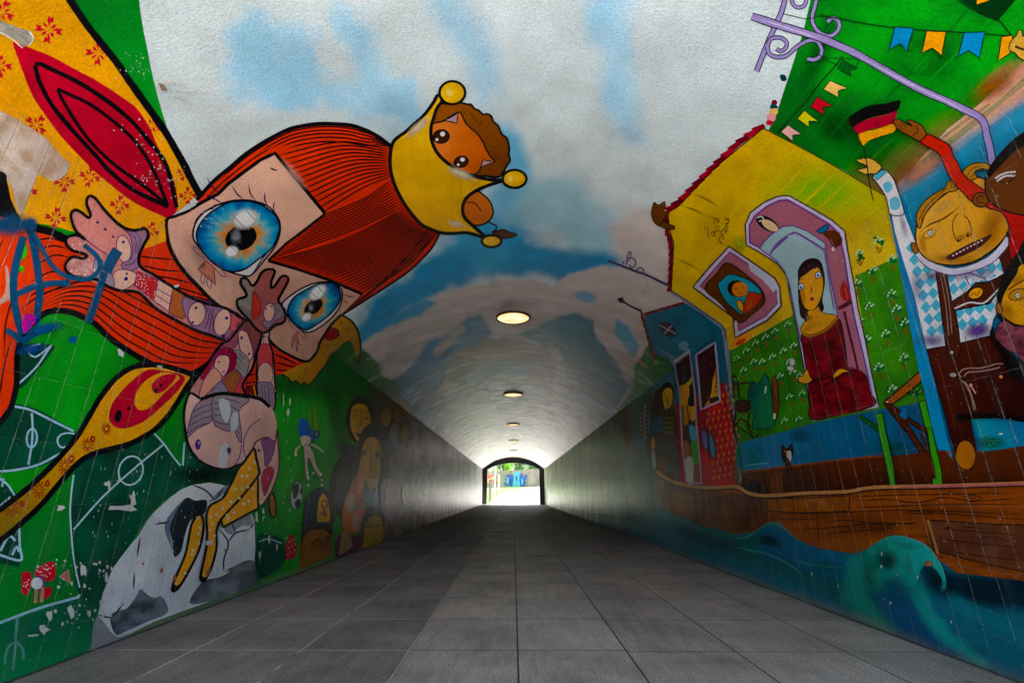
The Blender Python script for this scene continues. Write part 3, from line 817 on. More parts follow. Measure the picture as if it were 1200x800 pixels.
E(437, 614, 14, 22, 8, HB)
P("425,632 427,616 434,605 444,604 448,612 449,632 438,642 424,645", '#d09c34', ol=1)
L("428,618 432,616 436,617|441,615 446,616", 1.4, '#201008')
G('painted_crowd')
P("450,500 456,480 462,484 461,500 455,512 450,520", HB)
P("449,482 456,478 459,486 454,500 448,494", '#a07e28'); P("458,500 464,492 467,502 463,514 456,516", '#7d7264'); P("455,520 462,508 464,520 458,540", '#3c5a74')
P("450,535 456,528 462,532 464,556 456,562 450,558", '#54283e'); E(470, 532, 6, 14, 5, '#9a8250', 1.2, '#4a3a28'); E(488, 536, 5, 11, 5, '#b0a080', 1, '#786c58')
P("446,566 453,560 462,566 466,590 462,606 454,608 447,598 445,580", '#a08490', ol=1, oc='#6a5058'); L("449,574 452,584|456,574 460,584|466,588 470,596", 1, '#5a4048')
E(465, 608, 4, 9, 0, '#604038', 1); P("449,618 454,610 456,626 450,630", '#6a7a2c'); P("470,604 476,600 478,618 470,622", '#8a3c34'); P("455,612 462,618 460,628 454,628", '#7a2c44')
P("462,470 470,466 480,480 472,500 466,490", '#8a6c2c'); P("470,498 480,490 484,520 476,524", '#5c4436')

for x, y, rx, ry, f_ in [(474, 506, 5, 11, '#a8863c'), (483, 560, 6, 14, '#8c6a60'), (476, 578, 5, 12, '#b08a4c'), (496, 546, 4, 9, '#a89468'), (500, 568, 4.5, 10, '#8a7478'), (488, 596, 4, 8, '#7a5c50'), (507, 556, 3, 7, '#9c8c6c'), (466, 484, 5, 9, '#94702c')]:
    E(x, y, rx + 1.4, ry + 2.6, 6, '#2c201c'); E(x + .4, y + 1.4, rx, ry, 6, f_)
    L([[(x - rx * .5, y - 1), (x - rx * .1, y - 1.4)], [(x + rx * .4, y - 1.2), (x + rx * .8, y - 1)], [(x - 1, y + ry * .5), (x + 1.5, y + ry * .5)]], .8, '#3a2418', sm=False)
P("468,612 474,606 482,604 486,618 474,626", '#54402c'); P("486,610 494,602 500,612 492,620", '#6a3c44'); P("490,500 498,506 500,530 492,522", '#5c5048')
G('painted_capped_boy')
P("351,668 351,640 353,622 362,617 384,617 389,628 388,650", mottle('#a4641e', '#7a4412', .1, 4, 3), sm=False)
P("353,640 354,618 362,614 388,616 388,628 380,620 362,622 356,632", HB)
L("366,638 370,632 375,633 377,640|380,632 384,629 388,632", 2.2, HB)
P("356,617 357,588 364,576 375,571 384,576 389,592 390,614 372,616", '#0a2836', ol=1)
P("371,611 372,589 375,581 379,577 383,583 386,594 387,608 381,614", '#e8a814', ol=1.2)
L("376,589 379,586 383,588 383,593 378,594 377,590|380,594 379,600 381,606|376,603 380,599 383,604", 1.8, '#a0101c')
L("352,615 366,613 390,612", 2.6, '#0a2030')
G('painted_mushroom#2')
P("333,652 335,640 339,626 344,628 348,642 346,652 338,656", '#c01a2c'); paint([ell(336 + (k * 7) % 11, 630 + k * 2.4, .9, 1.1, 0, 6) for k in range(9)], '#e8d0d0')
G('painted_pitch_line')
L("300,634 312,631 328,635", 1.4, '#b0d0d8'); P("300,628 316,626 330,634 330,660 300,676", DG); L("301,634 312,631 328,636", 1.6, '#a0c4cc')

# ---- spray tag on top of everything
G('spray_tag')
TAG = '#0e5078'
L("30,258 37,280 42,305 46,340 44,360 42,372|27,277 20,300 15,330 17,360 25,392", 9, TAG, alpha=.93)
L("15,345 37,335 60,331 80,331|5,385 22,398|60,382 38,390 22,400", 7.5, TAG, alpha=.93)
L("37,272 55,305 70,320 85,325 100,326 112,318 115,308 110,298 96,286", 5.5, '#12587e', alpha=.95)
L("136,292 128,305 122,318", 13, '#10507a', alpha=.95); L("120,318 112,345 101,377", 9, '#10507a', alpha=.93)
SOFT(10, 262, 30, 16, 0, '#104c74', .9, .4); SOFT(34, 262, 10, 12, 0, '#104c74', .9, .4); SOFT(50, 384, 28, 8, -12, '#1a5a90', .9, .3); E(83, 397, 4.5, 4.5, 0, '#1f5a9c')
SOFT(34, 408, 24, 9, -10, '#14508a', .8, .2)
P("23,375 30,366 40,372 36,380 26,390", '#c83c9c'); L("28,388 34,376 44,372 40,382", 1.6, '#2a3cb0')

# ---- where paint has flaked off
G('bare_plaster_patch')
def flake(cx, cy, r, n=9, sx=1, sy=1):
    a = np.arange(n) * 2 * math.pi / n
    q = r * np.array([random.uniform(.45, 1.2) for _ in a])
    return np.stack([cx + np.cos(a) * q * sx, cy + np.sin(a) * q * sy], 1)
fk = [flake(93, 668, 6, 9, .8, 1.4), flake(107, 660, 3, 7, 1.2, .6), flake(121, 676, 4, 8, .6, 1.5), flake(78, 714, 6, 9, .9, 1.7), flake(53, 720, 5, 8, .8, 1.4), flake(47, 737, 6, 8, 1.1, .9),
      flake(100, 718, 5, 8, .6, 1.2), flake(34, 744, 5, 7, 1.6, .4), flake(137, 412, 5.5, 8, .8, 1.2), flake(140, 594, 9, 12, 2, .5), flake(152, 583, 6, 9, .8, 1.5), flake(124, 567, 4, 8, .6, 2), flake(136, 562, 3, 7, .8, 1.6),
      flake(203, 334, 3, 7, 1.6, 1), flake(67, 594, 5, 8, 1.2, .8), flake(121, 566, 3, 7), flake(335, 482, 3, 8, .8, 2), flake(338, 470, 2, 8, .6, 3), flake(330, 470, 1.5, 8, .5, 6), flake(298, 605, 4, 8, .6, 2), flake(306, 598, 3, 8, .7, 2), flake(313, 632, 2.4, 8, .6, 2.5), flake(302, 650, 3, 8, .6, 2.4), flake(322, 640, 2, 8, .6, 2)]
for k in range(70):
    fk.append(flake(random.uniform(60, 130), random.uniform(655, 735), random.uniform(.6, 2.2), 6, 1, 1.3))
for k in range(60):
    fk.append(flake(random.uniform(100, 235), random.uniform(525, 640), random.uniform(.4, 1.2), 6, .7, 2))
for k in range(70):
    t = random.random(); fk.append(flake(150 + 85 * t + random.gauss(0, 9), 150 + 110 * t ** 1.3 + random.gauss(0, 9), random.uniform(.3, 1.4), 6))
for k in range(40):
    fk.append(flake(random.gauss(172, 14), random.gauss(205, 10), random.uniform(.3, 1.2), 6))
for k in range(30):
    fk.append(flake(random.gauss(244, 10), random.gauss(256, 8), random.uniform(.3, 1), 6))
for k in range(60):
    fk.append(flake(random.uniform(300, 345), random.uniform(440, 640), random.uniform(.3, .9), 6, .6, 3))
for k in range(36):
    fk.append(flake(random.gauss(158, 12), random.gauss(75, 8), random.uniform(.3, 1.1), 6))
paint(fk, '#ccd0cc')
G('bare_plaster_patch')
L("186,100 192,96 200,92 206,94|188,96 196,92 214,94|200,108 212,112 224,120|204,100 216,104 230,102", 2.2, '#d8dcdc', alpha=.8); P("184,94 190,96 196,104 188,103", '#8a7468', sm=False)
P("185,427 188,432 180,428", '#c8c0bc'); P("238,669 244,665 240,676", '#b07060')
paint([flake(186, 667, 3.5, 6, .8, 1.4), flake(164, 660, 2, 6), flake(201, 677, 3, 6, 1, 1.8), flake(261, 645, 2.5, 6, .6, 1.4)], '#b4705e')
# ================================================================== RIGHT
r1 = (680, 100, 4); r2 = (800, 200, 5); r3 = (860, 340, 5); r4 = (870, 0, 3.636); r5 = (960, 90, 5); r6 = (1020, 240, 6)
r7 = (1000, 360, 6); r8 = (700, 280, 6); r9 = (730, 400, 6.667); ra = (730, 480, 6.667); rb = (860, 460, 3.53); rc = (900, 600, 4); rd = (640, 540, 4)
LIL = '#cbbfdc'; MAU = '#a9667a'; SKN = '#dc9c3e'
def green(px, py):
    a, b, c = lin('#0c6416'), lin('#1ea022'), lin('#a3623c')
    t = np.clip((fbm(px * .012, py * .016, 71) - .47) * 3.2 + .55, 0, 1)[:, None]
    col = a * (1 - t) + b * t
    d = (px - 1000) * .60 + (py - 236) * 1.0          # towards the bare strip
    k = sstep((d + 46 + 40 * (fbm(px * .03, py * .03, 72) - .47)) / 60)[:, None] * .85
    return col * (1 - k) + c * k
G('painted_hillside#right')
P("946,-40 950,0 945,22 940,42 934,60 927,82 919,106 910,134 899,156 930,170 960,186 990,200 1022,222 1040,228 1070,196 1110,152 1150,120 1200,72 1290,10 1290,-60", green, sm=False, grid=6)
SOFT(980, 25, 40, 30, 20, '#24a82c', .7, .1); SOFT(960, 60, 18, 60, 20, '#0a5a16', .7, .1); SOFT(985, 150, 40, 26, 30, '#0a5c16', .6, .1); SOFT(1075, 70, 50, 24, 20, '#28aa2c', .6, .1); SOFT(1165, 100, 40, 18, -30, '#a2542c', .7, .1)
SOFT(1085, 195, 60, 16, -38, '#c98c6c', .75, .1); SOFT(1060, 200, 24, 14, -30, '#8a5a30', .5, .1); SOFT(1180, 82, 36, 12, -30, '#c47a58', .5, .1)
L("1080,190 1130,150 1170,120 1210,84|1076,184 1120,150 1160,122|1090,186 1140,148 1200,98|1100,176 1150,136", 3, '#7aa46a', alpha=.4)
P("905,118 909,117 911,121 908,124 904,122", '#6a1c28'); P("903,123 908,122 912,126 908,129 903,127", '#10404c'); P("903,128 910,127 912,132 906,136 902,133", '#e8c070'); P("900,134 908,134 909,140 904,143 899,140", '#e89aa0'); P("899,141 906,142 904,147 898,145", '#c83040'); P("914,88 920,88 922,94 916,95", '#0c3440')

# ---- lamp post drawn across the sky
G('painted_lamp_post')
PL = '#9a8cc4'
def pole(s, w):
    L(s, w + 2.4, '#1e1838'); L(s, w, PL)
pole("921,-6 916,14 906,36 896,60 886.5,84", 4.6)
pole("899,54 901,62 906,66 914,67 922,65 934,55 944,49 952,47 958,49 963,58 961,66 954,70 946,69", 3.6)
pole("900,52 903,46 909,44 917,45 922,50 921,56 915,60 910,57", 3)
pole("958,-6 955,8 952,18 953,28 958,36 966,41 974,42 981,37 984,30 981,23 975,21 970,26", 3.6)
pole("926,-6 930,6 936,9 943,6 946,-4", 3)
pole("881,19 896,24 911,29 938,37 963,45 982,53 1002,62 1032,79 1062,96 1086,108 1109,118 1130,128 1151,140 1157,160 1161,176 1164,192", 7.4)
L("890,22 930,35 962,46|1000,62 1060,95 1108,118 1148,139", 2, '#c4bce0', taper=.2)
L("918,16 946,22 961,19 975,22|963,66 975,68 1005,70 1002,80|960,64 980,76 990,78", 1, '#203018')
G('painted_lamp_post', 'small_lamp_bracket')
L("714,306 730,312 745,318 755,321 768,327 782,334", 2.8, '#43386a'); L("734,310 735,302 737,296 739,295 739,300 736,306|736,303 741,302 745,306 744,311 740,314 738,310|746,318 748,314 752,314 755,318 752,321|730,309 731,306", 1.5, '#43386a')
E(714, 306, 2.2, 1.6, 0, '#43386a')
L("745,312 755,322 758,334 752,345", .6, '#8a8090')

# ---- bunting
G('painted_bunting')
L("961,18 985,22 1010,27 1046,32 1080,35 1130,38 1170,41 1186,42|988,66 975,82 962,96 944,120 925,140 911,156|1112,-10 1130,4 1150,16 1170,24 1178,32 1188,45", 1.6, '#0a2410')
for q, c in [("1049,31 1071,33 1062.5,60.5 1055.6,51 1042,58", '#1a8ac8'), ("1086,36 1109,37 1104,65 1092.6,56 1080.4,62", '#ee9c14'), ("1130,38 1154.6,37 1148,67.4 1135.4,59 1123,66", '#1a8ac8'), ("1174,42.6 1186,41 1190,52 1183,63 1169.8,71", '#ee9c14')]:
    P(q, c, sm=False, ol=1.4, oc='#102810')
L("1042,58 1040,61|1103,65 1104,68|1147,67 1149,71|1123,66 1119,68", 1.2, '#102810')
for q, c in [("973,94 993.7,103 982.7,106 982.7,114 965,104.5", '#e8c070'), ("958,113 976,123.7 965,125 966,134 950,125", '#c42430'), ("943,129 959,141.6 948,141.6 948,148.5 934.6,139", '#d0c814'), ("923.6,146 940.4,157 929,158 929,165 915.4,154", '#e8b4b0'), ("988,70 1006,80 996,82 998,90 982,80", '#0e5c1c')]:
    P(q, c, sm=False, ol=1.2, oc='#102810')
P("1120,-14 1200,-20 1190,0 1169,25 1150,15 1130,2", '#063010', sm=False); P("1145,-2 1160,0 1150,3 1145,5", '#ee9c14', sm=False)
G('painted_bunting', 'hand')
P("1187,46 1192,40 1194,35 1198,36 1199,42 1210,44 1240,60 1240,90 1199,70 1190,62 1183,58 1184,50", '#d8a850', ol=1.2); L("1190,54 1200,58 1210,62", 2.5, '#30101c')

# ---- yellow house
G('painted_house')
HOUSE = "895,149 938,171 980,194 1022,219 1040,229 1043,240 1050,273 1057,307 1063,340 1068,372 1072,393 1078,427 1083,453 1088,470 1060,474 1030,478 956,494 917,504 868,517 862,518 858,490 855,440 853,413 850,397 845,382 824,366 803,351 787,340 788,320 788,305 790,282 785,275 782,247 797,239 837,197"
def housec(px, py):
    y, g, o = lin('#e2b81a'), lin('#7fb01c'), lin('#b8901c')
    k = np.clip(np.exp(-(((px - 960) / 55) ** 2 + ((py - 225) / 30) ** 2)) * 1.1 + .35 * np.exp(-(((px - 1020) / 40) ** 2 + ((py - 260) / 40) ** 2)), 0, 1)[:, None]
    col = y * (1 - k) + g * k
    m = np.clip((fbm(px * .03, py * .03, 12) - .5) * 2.4 + .2, 0, .6)[:, None]
    return col * (1 - m) + o * m
P(HOUSE, housec, sm=False, grid=6)
L("812,226 830,234 842,242|798,240 815,246 826,252|790,302 805,308 820,316", 2.6, '#8a7a14', alpha=.5, taper=.4)
SOFT(866, 285, 10, 14, 0, '#a0b81c', .6, .1)
P("853,413 862,408 870,402 900,386 928,370 934,372 948,460 953,494 917,504 868,517 862,518 858,490 855,440", mottle('#35861a', '#266c14', .04, 3))
P("1003,322 1020,316 1040,306 1057,299 1063,340 1068,372 1072,393 1078,427 1083,453 1088,470 1060,474 1032,478 1024,440 1014,390 1006,346", mottle('#3f931a', '#317c16', .04, 3), sm=False)
P("857,407 862,396 880,388 882,394 872,402", '#e89018'); P("862,404 866,398 874,396 872,402", '#d03c1c')
mo = [(1008, 297), (1030, 282), (1024, 317), (1046, 344), (1020, 359), (1039, 391), (1062, 378), (1060, 419), (1031, 430), (1005, 332), (1017, 398), (1046, 303), (1047, 456), (1076, 460), (1008, 376), (1052, 362),
      (924, 380), (909, 388), (898, 395), (886, 402), (875, 411), (919, 411), (906, 418), (894, 424), (872, 434), (931, 405), (915, 441), (930, 436), (926, 465), (941, 461), (937, 491), (920, 493), (884, 424), (864, 420), (862, 446), (926, 424), (938, 440)]
lf = []; wd = []; br = []
for x, y in mo:
    s = 1 if x > 1000 else .75
    for k in range(7):
        lf.append(ell(x + random.gauss(0, 3.2) * s, y + random.gauss(1.2, 2.2) * s, 2.5 * s, 1.7 * s, random.uniform(-50, 50), 7))
    for dx, dy in [(-3, -1.5), (0, -4.5), (4, -2.5), (-4.5, 2), (2, -1)]:
        wd.append(ell(x + dx * s, y + dy * s, 1.3 * s, 1.6 * s, 20, 6))
    yy = y + 10.5 * s
    for q in [[(-3.6, -3.6), (-2, 0), (0, 3.4)], [(3.6, -4.2), (2, 0), (.4, 3.4)], [(-1.6, -2.6), (0, -1), (1.4, 1)], [(-3.6, -3.4), (-1.8, -3), (.4, -1)]]:
        br.append([(x + 1.2 + a * s, yy + b_ * s) for a, b_ in q])
paint(lf, '#0e6426'); paint(wd, '#b4d8b0'); L(br, 1.1, '#7a4a10')
SOFT(929, 424, 5, 7, 0, '#c4c0c8', .9, .3); SOFT(927, 431, 6, 4, 0, '#c4d0c0', .9, .3)
# gable edge and eaves
G('painted_house', 'roof_edge')
def tiles(p, w, n, cs):
    p = pts(p)
    for k in range(n):
        a = along(p, k / n); b_ = along(p, (k + 1.25) / n if k < n - 1 else 1)
        d = b_ - a; nn = np.array([-d[1], d[0]]) / max(.1, math.hypot(*d))
        q = np.array([a + nn * w * .15, b_ + nn * w * .0, b_ - nn * w * .95, a - nn * w * .55])
        paint([q], cs[k % len(cs)])
tiles("897,148 868,168 837,198 797,239 783,249", -8, 13, ['#8a1020', '#b01a2c', '#6a0c1c'])
tiles("782,247 783,262 785,276 789,284 789,305 788,322 787,341", -6, 11, ['#8a1824', '#5c0c18'])
L("895,149 837,197 797,239 784,249 787,275 790,284 788,305 787,340", 1.2, '#3a0c14')
L("787,341 803,351 825,366 847,382 851,397 854,413 856,440 860,480 864,518 868,552 871,570", 3.6, '#8a88a4')
L("787,340 803,350 826,366 848,382 852,397", 1, '#202838')
L("895,149 938,171 980,194 1022,219 1040,229", 1.2, '#0c3414')

G('painted_signature')
TX = '#8a5a1c'
L("828,270 826,266 829,264 831,269 829,275 833,279|833,274 836,270 838,273 835,276 838,276|836,272 840,268 838,274 841,276|838,266 842,263 843,268 840,270 844,270|833,252 838,255 842,257|838,262 837,257 841,254 843,257 840,260 844,258", 1.0, TX)
L("846,274 843,280 846,283|846,272 848,277 849,280|845,283 848,285|844,272 848,268 851,270 848,274|849,268 850,264 853,266 851,270 854,270|850,262 853,260 852,264 855,264|852,258 854,255 855,259 852,262|851,256 850,253|851,255 856,257", 1.0, '#4a3c10')

# ---- door with the woman
G('painted_door')
P("875,286 874,262 880,248 896,236 912,229 925,228 952,243 976,257 991,270 998,310 1004,340 1007,360 1014,390 1024,440 1032,477 953,494 948,460 940,410 932,370 927,346 924,324 912,308 890,294", LIL, sm=False, ol=1.6, oc='#2a2030')
P("879,283 879,263 885,252 899,241 913,234 924,233 950,248 972,261 985,273 991,300 997,340 1003,372 1012,410 1019,440 1026,474 957,488 950,452 943,408 935,368 930,342 927,320 915,304 893,290", MAU, sm=False, ol=2, oc='#6a3a94')
P("891,290 897,281 904,274 918,264 930,263 948,270 968,284 972,312 981,356 984,372 960,395 940,400 934,372 927,335 921,318 910,304", '#9fbfca', sm=False, ol=1.6, oc='#6a4a94')
L("903,297 912,284 926,274 934,272 952,282 967,292|932,272 926,274 906,292", 2.6, '#7a50a0'); L("967,290 972,320 979,362", 2, '#7a68a8'); L("924,276 934,273", 1.5, '#a8c4d4')
E(900, 261, 15, 7.5, 32, '#0c0c10'); E(903, 263, 11, 5, 32, '#e8c49a'); L("888,254 893,252 896,256|890,258 894,257", 1.4, '#e0e4e8')
P("958,270 965,264 971,262 972,266 965,272", '#2a6cac', ol=1); P("966,274 975,268 984,272 989,282 980,290 976,280", '#5a2c18'); L("966,272 975,282 978,292", 1.4, '#3a1810'); E(978, 291, 1.6, 2.6, 0, '#e0d0d0'); E(989, 305, 1.4, 2, 0, '#c8907c')
P("986,340 990,328 996,338 999,350 992,352 988,348", '#a83434'); L("984,361 992,357 1000,352", 5, '#4c1820'); L("991,364 997,390 1003,414 1007,432", 2.8, '#4a1424')
P("995,430 1004,430 1000,436", '#8c3040')
G('painted_door', 'woman')
P("937,324 937,316 941,308 948,303 956,302 963,306 966,314 968,330 965,350 967,360 964,364 958,360 942,372 938,352", '#281018', ol=1)
P("944,374 939,362 937,350 940,346 946,360 947,374", '#281018')
P("938,327 946,320 954,314 959,312 964,317 967,331 965,346 961,355 956,362 950,363 944,359 940,348", SKN, ol=1.2)
P("948,364 956,362 961,358 964,364 972,367 980,368 984,372 980,378 972,384 962,390 950,394 944,392 940,386 943,378 949,373", SKN, ol=1)
E(940.6, 335, 3.4, 4.4, 30, '#b8cce4', 1); E(960.6, 321.4, 3.4, 4.2, 30, '#b8cce4', 1); E(940.4, 336, 1.2, 1.6, 0, '#203c78'); E(960.4, 322, 1.2, 1.6, 0, '#203c78')
L("937,328 941,326 944,325|956,314 960,311|952,335 953,341 950,342", 1, '#4a2810'); P("951,349 953,347 956,348 955,351 952,352", '#8a1420')
DR = mottle('#8c0f1a', '#4c060e', .16, 31, 4)
P("941,392 950,394 962,390 972,385 984,373 989,384 993,410 996,432 1004,432 1012,435 1018,442 1021,458 1025,475 956,491 951,470 948,440 944,414", DR, ol=1.6, oc='#2a0408')
L("941,389 950,393 961,390 972,384 984,371", 4, '#7a4a14'); L("941,389 950,393 961,390 972,384 984,371", 1, '#c08a30')
L("950,448 965,444 978,440|952,462 966,452 980,445|996,432 988,440 978,446", 2, '#38040a')
P("944,436 948,432 951,440 954,444 950,448 944,449 938,446 937,441 942,440", SKN, ol=1.1); P("978,440 982,434 988,431 995,433 998,435 990,436 984,440 980,442", SKN, ol=1)

SOFT(943, 348, 5, 16, -6, '#b06c24', .45, .0); SOFT(950, 372, 9, 7, 0, '#a8642c', .5, .0); SOFT(948, 385, 8, 5, 0, '#b87830', .4, .0)
SOFT(955, 380, 26, 5, -10, '#c88a3c', .2, .0)
# ---- window with the little picture
G('painted_window')
P("855,287.5 833,311 812.5,335 832,350 860,371 862.5,395 900,375 917,358 915,336 909,325 882,306", LIL, sm=False, ol=1.8, oc='#2a2030')
P("856,294 838,314 821,334 838,347 864,368 867,387 898,370 912,355 910,338 905,328 880,310", MAU, sm=False, ol=1.6, oc='#6a3a84')
P("877,306 905,326 911,338 908,342 896,328 880,316", '#b4bcd4', sm=False)
P("853,307 840,320 827,337 845,354 867,377 882,368 897,354 893,338 874,320", '#5f3012', ol=1.8, oc='#3a1808')
P("855,320 848,326 842,333 850,350 862,362 873,368 884,356 893,343 886,332 872,324", '#2490b0', ol=1.2)
G('painted_window', 'small_woman')
E(864, 337, 11, 10, 20, '#1a0c08'); E(868, 338, 9.4, 9, 20, '#d47a24'); L("862,336 865,338|870,334 873,336|866,342 870,343|866,346 872,346", .9, '#402008')
P("879,341 887,342 895,345 892,352 888,358 880,364 873,368 870,360 874,352 876,346", '#b83018', ol=1); P("864,352 868,350 872,356 872,364 866,360", SKN, ol=1); L("876,350 878,362|882,350 880,360", 1, '#d08030')

# ---- blue and red house farther in
G('painted_blue_house')
P("755,366 775,360 802,353 824,367 847,384 849,397 852,413 855,446 858,470 861,500 866,540 869,568 826,568 797,565 793,480 791,440 785,420 770,414 760,390", mottle('#24728e', '#175874', .05, 9, 3), sm=False)
P("850,446 838,455 817,462 793,474 795,520 797,565 826,568 868,569 863,520 857,470", mottle('#c83a3e', '#a02c38', .05, 7, 3), sm=False)
P("853,413 850,397 845,383 849,390 852,420 856,450", '#90a0c0', sm=False)
tiles("755,366 775,360 802,352", -4, 7, ['#8a1824', '#5c0c18']); tiles("753,365 758,380 762,396 767,413 771,424", -4, 8, ['#8a1824', '#5c0c18'])
L("728,352 738,358 750,364", 2, '#1c1418'); E(728, 352, 5, 2.2, 30, '#2c2024'); E(728, 351, 2, 4, 30, '#2c2024'); L("750,361 753,366", 2, '#1c1418')
E(783.5, 385, 11, 6.5, 38, '#3a0c1c', 1.6, '#281020'); L("774,380 793,390|779,390 788,380", 1.6, '#b0a8c0')
P("795,404 803,398 808,402 806,407 812,408 806,410 798,409", '#6a9ab0')
v = []; yl = []
for r_ in range(13):
    for c_ in range(7):
        x = 824 + c_ * 6.4 + r_ * .9 + (r_ % 2) * 2; y = 462 + r_ * 8.4 - c_ * 1.6
        if x < 862 + r_ * .4 and y < 566 and not (x < 845 and y < 482 - (x - 820) * .5 + 8):
            v.append([(x - 2, y - 1.6), (x, y + 2), (x + 2, y - 1.8)]); yl.append(ell(x + 3, y - 3, 1.2, 2.3, 8, 7))
for r_ in range(10):
    v.append([(795, 486 + r_ * 8), (797, 490 + r_ * 8), (799, 485 + r_ * 8)])
paint(yl, '#e08a30'); L(v, 1.1, '#3a0818', sm=False)
E(827.5, 514, 4, 13, -8, '#5a6a9c', 2, '#2c1838'); E(836, 522, 3.8, 15, -8, '#4a8ca8', 2, '#2c1838'); L("824,504 829,500 832,506|834,508 838,502 840,512", 1.2, '#28102c')
G('painted_blue_house', 'window')
P("817,415 839.5,400 842.5,430 845.5,469 823,479 820,445", '#300a12', sm=False)
P("838,440 842,432 844,468 826,474 830,462 835,452", SKN); P("820,444 833,440 836,452 833,466 824,474", '#38180a'); L("841,434 841,452 839,453|838,458 843,458", .9, '#2a1408'); P("833,466 844,464 844,468 834,472", '#38140c')
o = []
for x, y in [(823, 421), (828, 418), (832, 415), (836, 411), (822, 434), (827, 432), (831, 429), (836, 424)]:
    o.append([(x + 1.6 * math.cos(t), y + 2.8 * math.sin(t)) for t in np.linspace(0, 5.6, 8)])
L(o, .8, '#7a2838')
P("817,415 839.5,400 842.5,430 845.5,469 823,479 820,445", None, sm=False, ol=2.6, oc='#a8a8c4')
G('painted_blue_house', 'door')
P("791,423 809,410 812,430 816,460 818,500 822,540 824,566 806,564 801,520 798,460 794,440", '#38101a', sm=False)
P("799,432 802,426 806,440 802,448", '#1c3c3c'); P("797,451 803,450 808,446 812,441 814,444 808,452 798,455", '#b8b020'); P("799,455 808,450 809,470 805,476 800,474", SKN)
P("802,474 808,478 808,494 803,497", '#c8801e'); E(812.5, 481, 5, 13, -6, SKN, 1.4); L("810,480 812,490|810,494 815,491", .8, '#3a1808'); P("808,465 815,460 816,474 808,474", '#1c0c0c')
P("810,497 816,500 818,510 816,518 811,514 809,504", '#4a9ab4'); P("811,518 818,516 821,540 815,546 812,530", '#3c9424'); P("803,516 809,520 810,536 805,538", '#a0501c'); P("804,540 810,534 814,540 814,566 807,564", '#c4c0b4'); P("815,546 821,544 823,566 815,566", '#8c481c')
P("791,423 809,410 812,430 816,460 818,500 822,540 824,566 806,564 801,520 798,460 794,440", None, sm=False, ol=2, oc='#a898b4')
L("791,423 809,410", 4, '#a8b0b8', sm=False)

G('painted_sailors')
P("764,478 768,462 772,455 777,456 778,480 776,490 768,492", '#42160e'); E(783.5, 459, 8, 12, 0, HB)
P("777,462 780,455 786,453 790,458 790,470 787,478 784,482 780,478", '#d4a030', ol=1.3); L("783,464 783,470 785,471|781,475 786,474|780,462 782,461|786,460 788,461", .9, '#3a1c08')
P("766,494 772,488 778,490 778,506 768,512", '#2a5a7c'); P("779,484 792,480 794,515 782,518", '#2c1c10', ol=.8)
L([[(780 + 3 * c, 488 + 5.6 * r), (781.6 + 3 * c, 490 + 5.6 * r)] for r in range(6) for c in range(4)], 1.7, '#8c8c20', sm=False)
P("764,510 780,506 796,518 797,566 780,560 770,550 766,530", '#2c0c0a'); E(766.5, 519, 3, 8, 0, '#c88c24', 1); P("765,530 768,528 770,546 767,548", '#bcb4b0')
P("771,540 780,536 782,556 772,550", '#7a3414'); L([[(773 + 3 * c, 541 + 4 * r), (774.6 + 3 * c, 543 + 4 * r)] for r in range(4) for c in range(3)], 1.2, '#2a0c08', sm=False); P("784,546 792,546 792,552 784,552", '#3a4a5c')
E(757, 494, 6, 22, 0, '#9c98a0', .8, '#302830')
paint([ell(754 + 5.4 * (k % 2) + (k // 2 % 2) * 0, 476 + 5 * (k // 2) + (k % 2) * 2.4, 1.5, 2.2, 0, 6) for k in range(15)], '#241014')
L("757,516 760,530 762,536", 3, '#5a3414', taper=.2); P("731,486 734,480 737,500 740,520 736,526 732,515", '#5a2018'); P("722,500 726,494 728,510 724,520 720,512", '#7a7a4c'); L("738,520 741,528", 3, '#a06848')
P("748,420 755,424 760,430 752,428", '#a08040'); E(769, 424, 3, 2, 40, '#9c9030')

# ---- balcony things
G('painted_balcony')
P("897,437 893,446 888,449 882,446 878,460 880,475 884,486 885,502 909,498 908,480 906,462 904,450 901,441", shade('#0c4c48', '#1a7a48', 882, 460, 908, 470, .5), ol=1)
P("907,442 912,444 914,470 912,488 908,486", '#7a3c1c', ol=1); L("899,452 898,460", 2, '#b8d0c8'); E(909, 487, 1.6, 4, 0, '#c0ccc0')
E(872, 475, 9.5, 8, 0, '#3c160e', 1); L("862,466 860,440 866,446 868,466|864,482 862,500 870,490 882,500|880,482 878,500 884,506|862,450 880,447|858,480 866,520", 2.2, '#2a100a')
L("864,498 884,512 886,534|884,512 878,520|890,508 884,520|880,506 890,520", 2, '#1a1410')
P("868,519 917,506 956,495 1030,480 1090,470 1104,500 1112,526 1041,534 996,538 956,542 874,552", shade('#14709c', '#0c5078', 900, 520, 1080, 540, .8), sm=True, grid=6)
SOFT(885, 535, 14, 24, 10, '#2aa4a0', .5, .1); SOFT(1050, 525, 26, 14, 0, '#0a5a5a', .6, .1); SOFT(940, 510, 20, 12, 0, '#0c4a70', .5, .1)
L("876,545 890,543 903,542", 1, '#7ab8c4'); L("866,518 917,505 956,494 1030,478 1060,474 1090,466", 2, '#3a7a14')
L("866,572 864,545 868,520|868,520 872,560", 2.4, '#2a6a20')
P("1030,484 1038,483 1042,505 1050,540 1054,568 1047,568 1042,545 1034,510", '#3aa01c', sm=False, ol=1.3); P("1007,487 1014,486 1034,500 1036,508", '#146018', sm=False, ol=1)
P("1080,470 1088,468 1094,492 1102,525 1108,552 1109,567 1097,567 1097,545 1090,510", '#3aa01c', sm=False, ol=1.3); E(1048, 555, 1.2, 1.6, 0, '#104010')
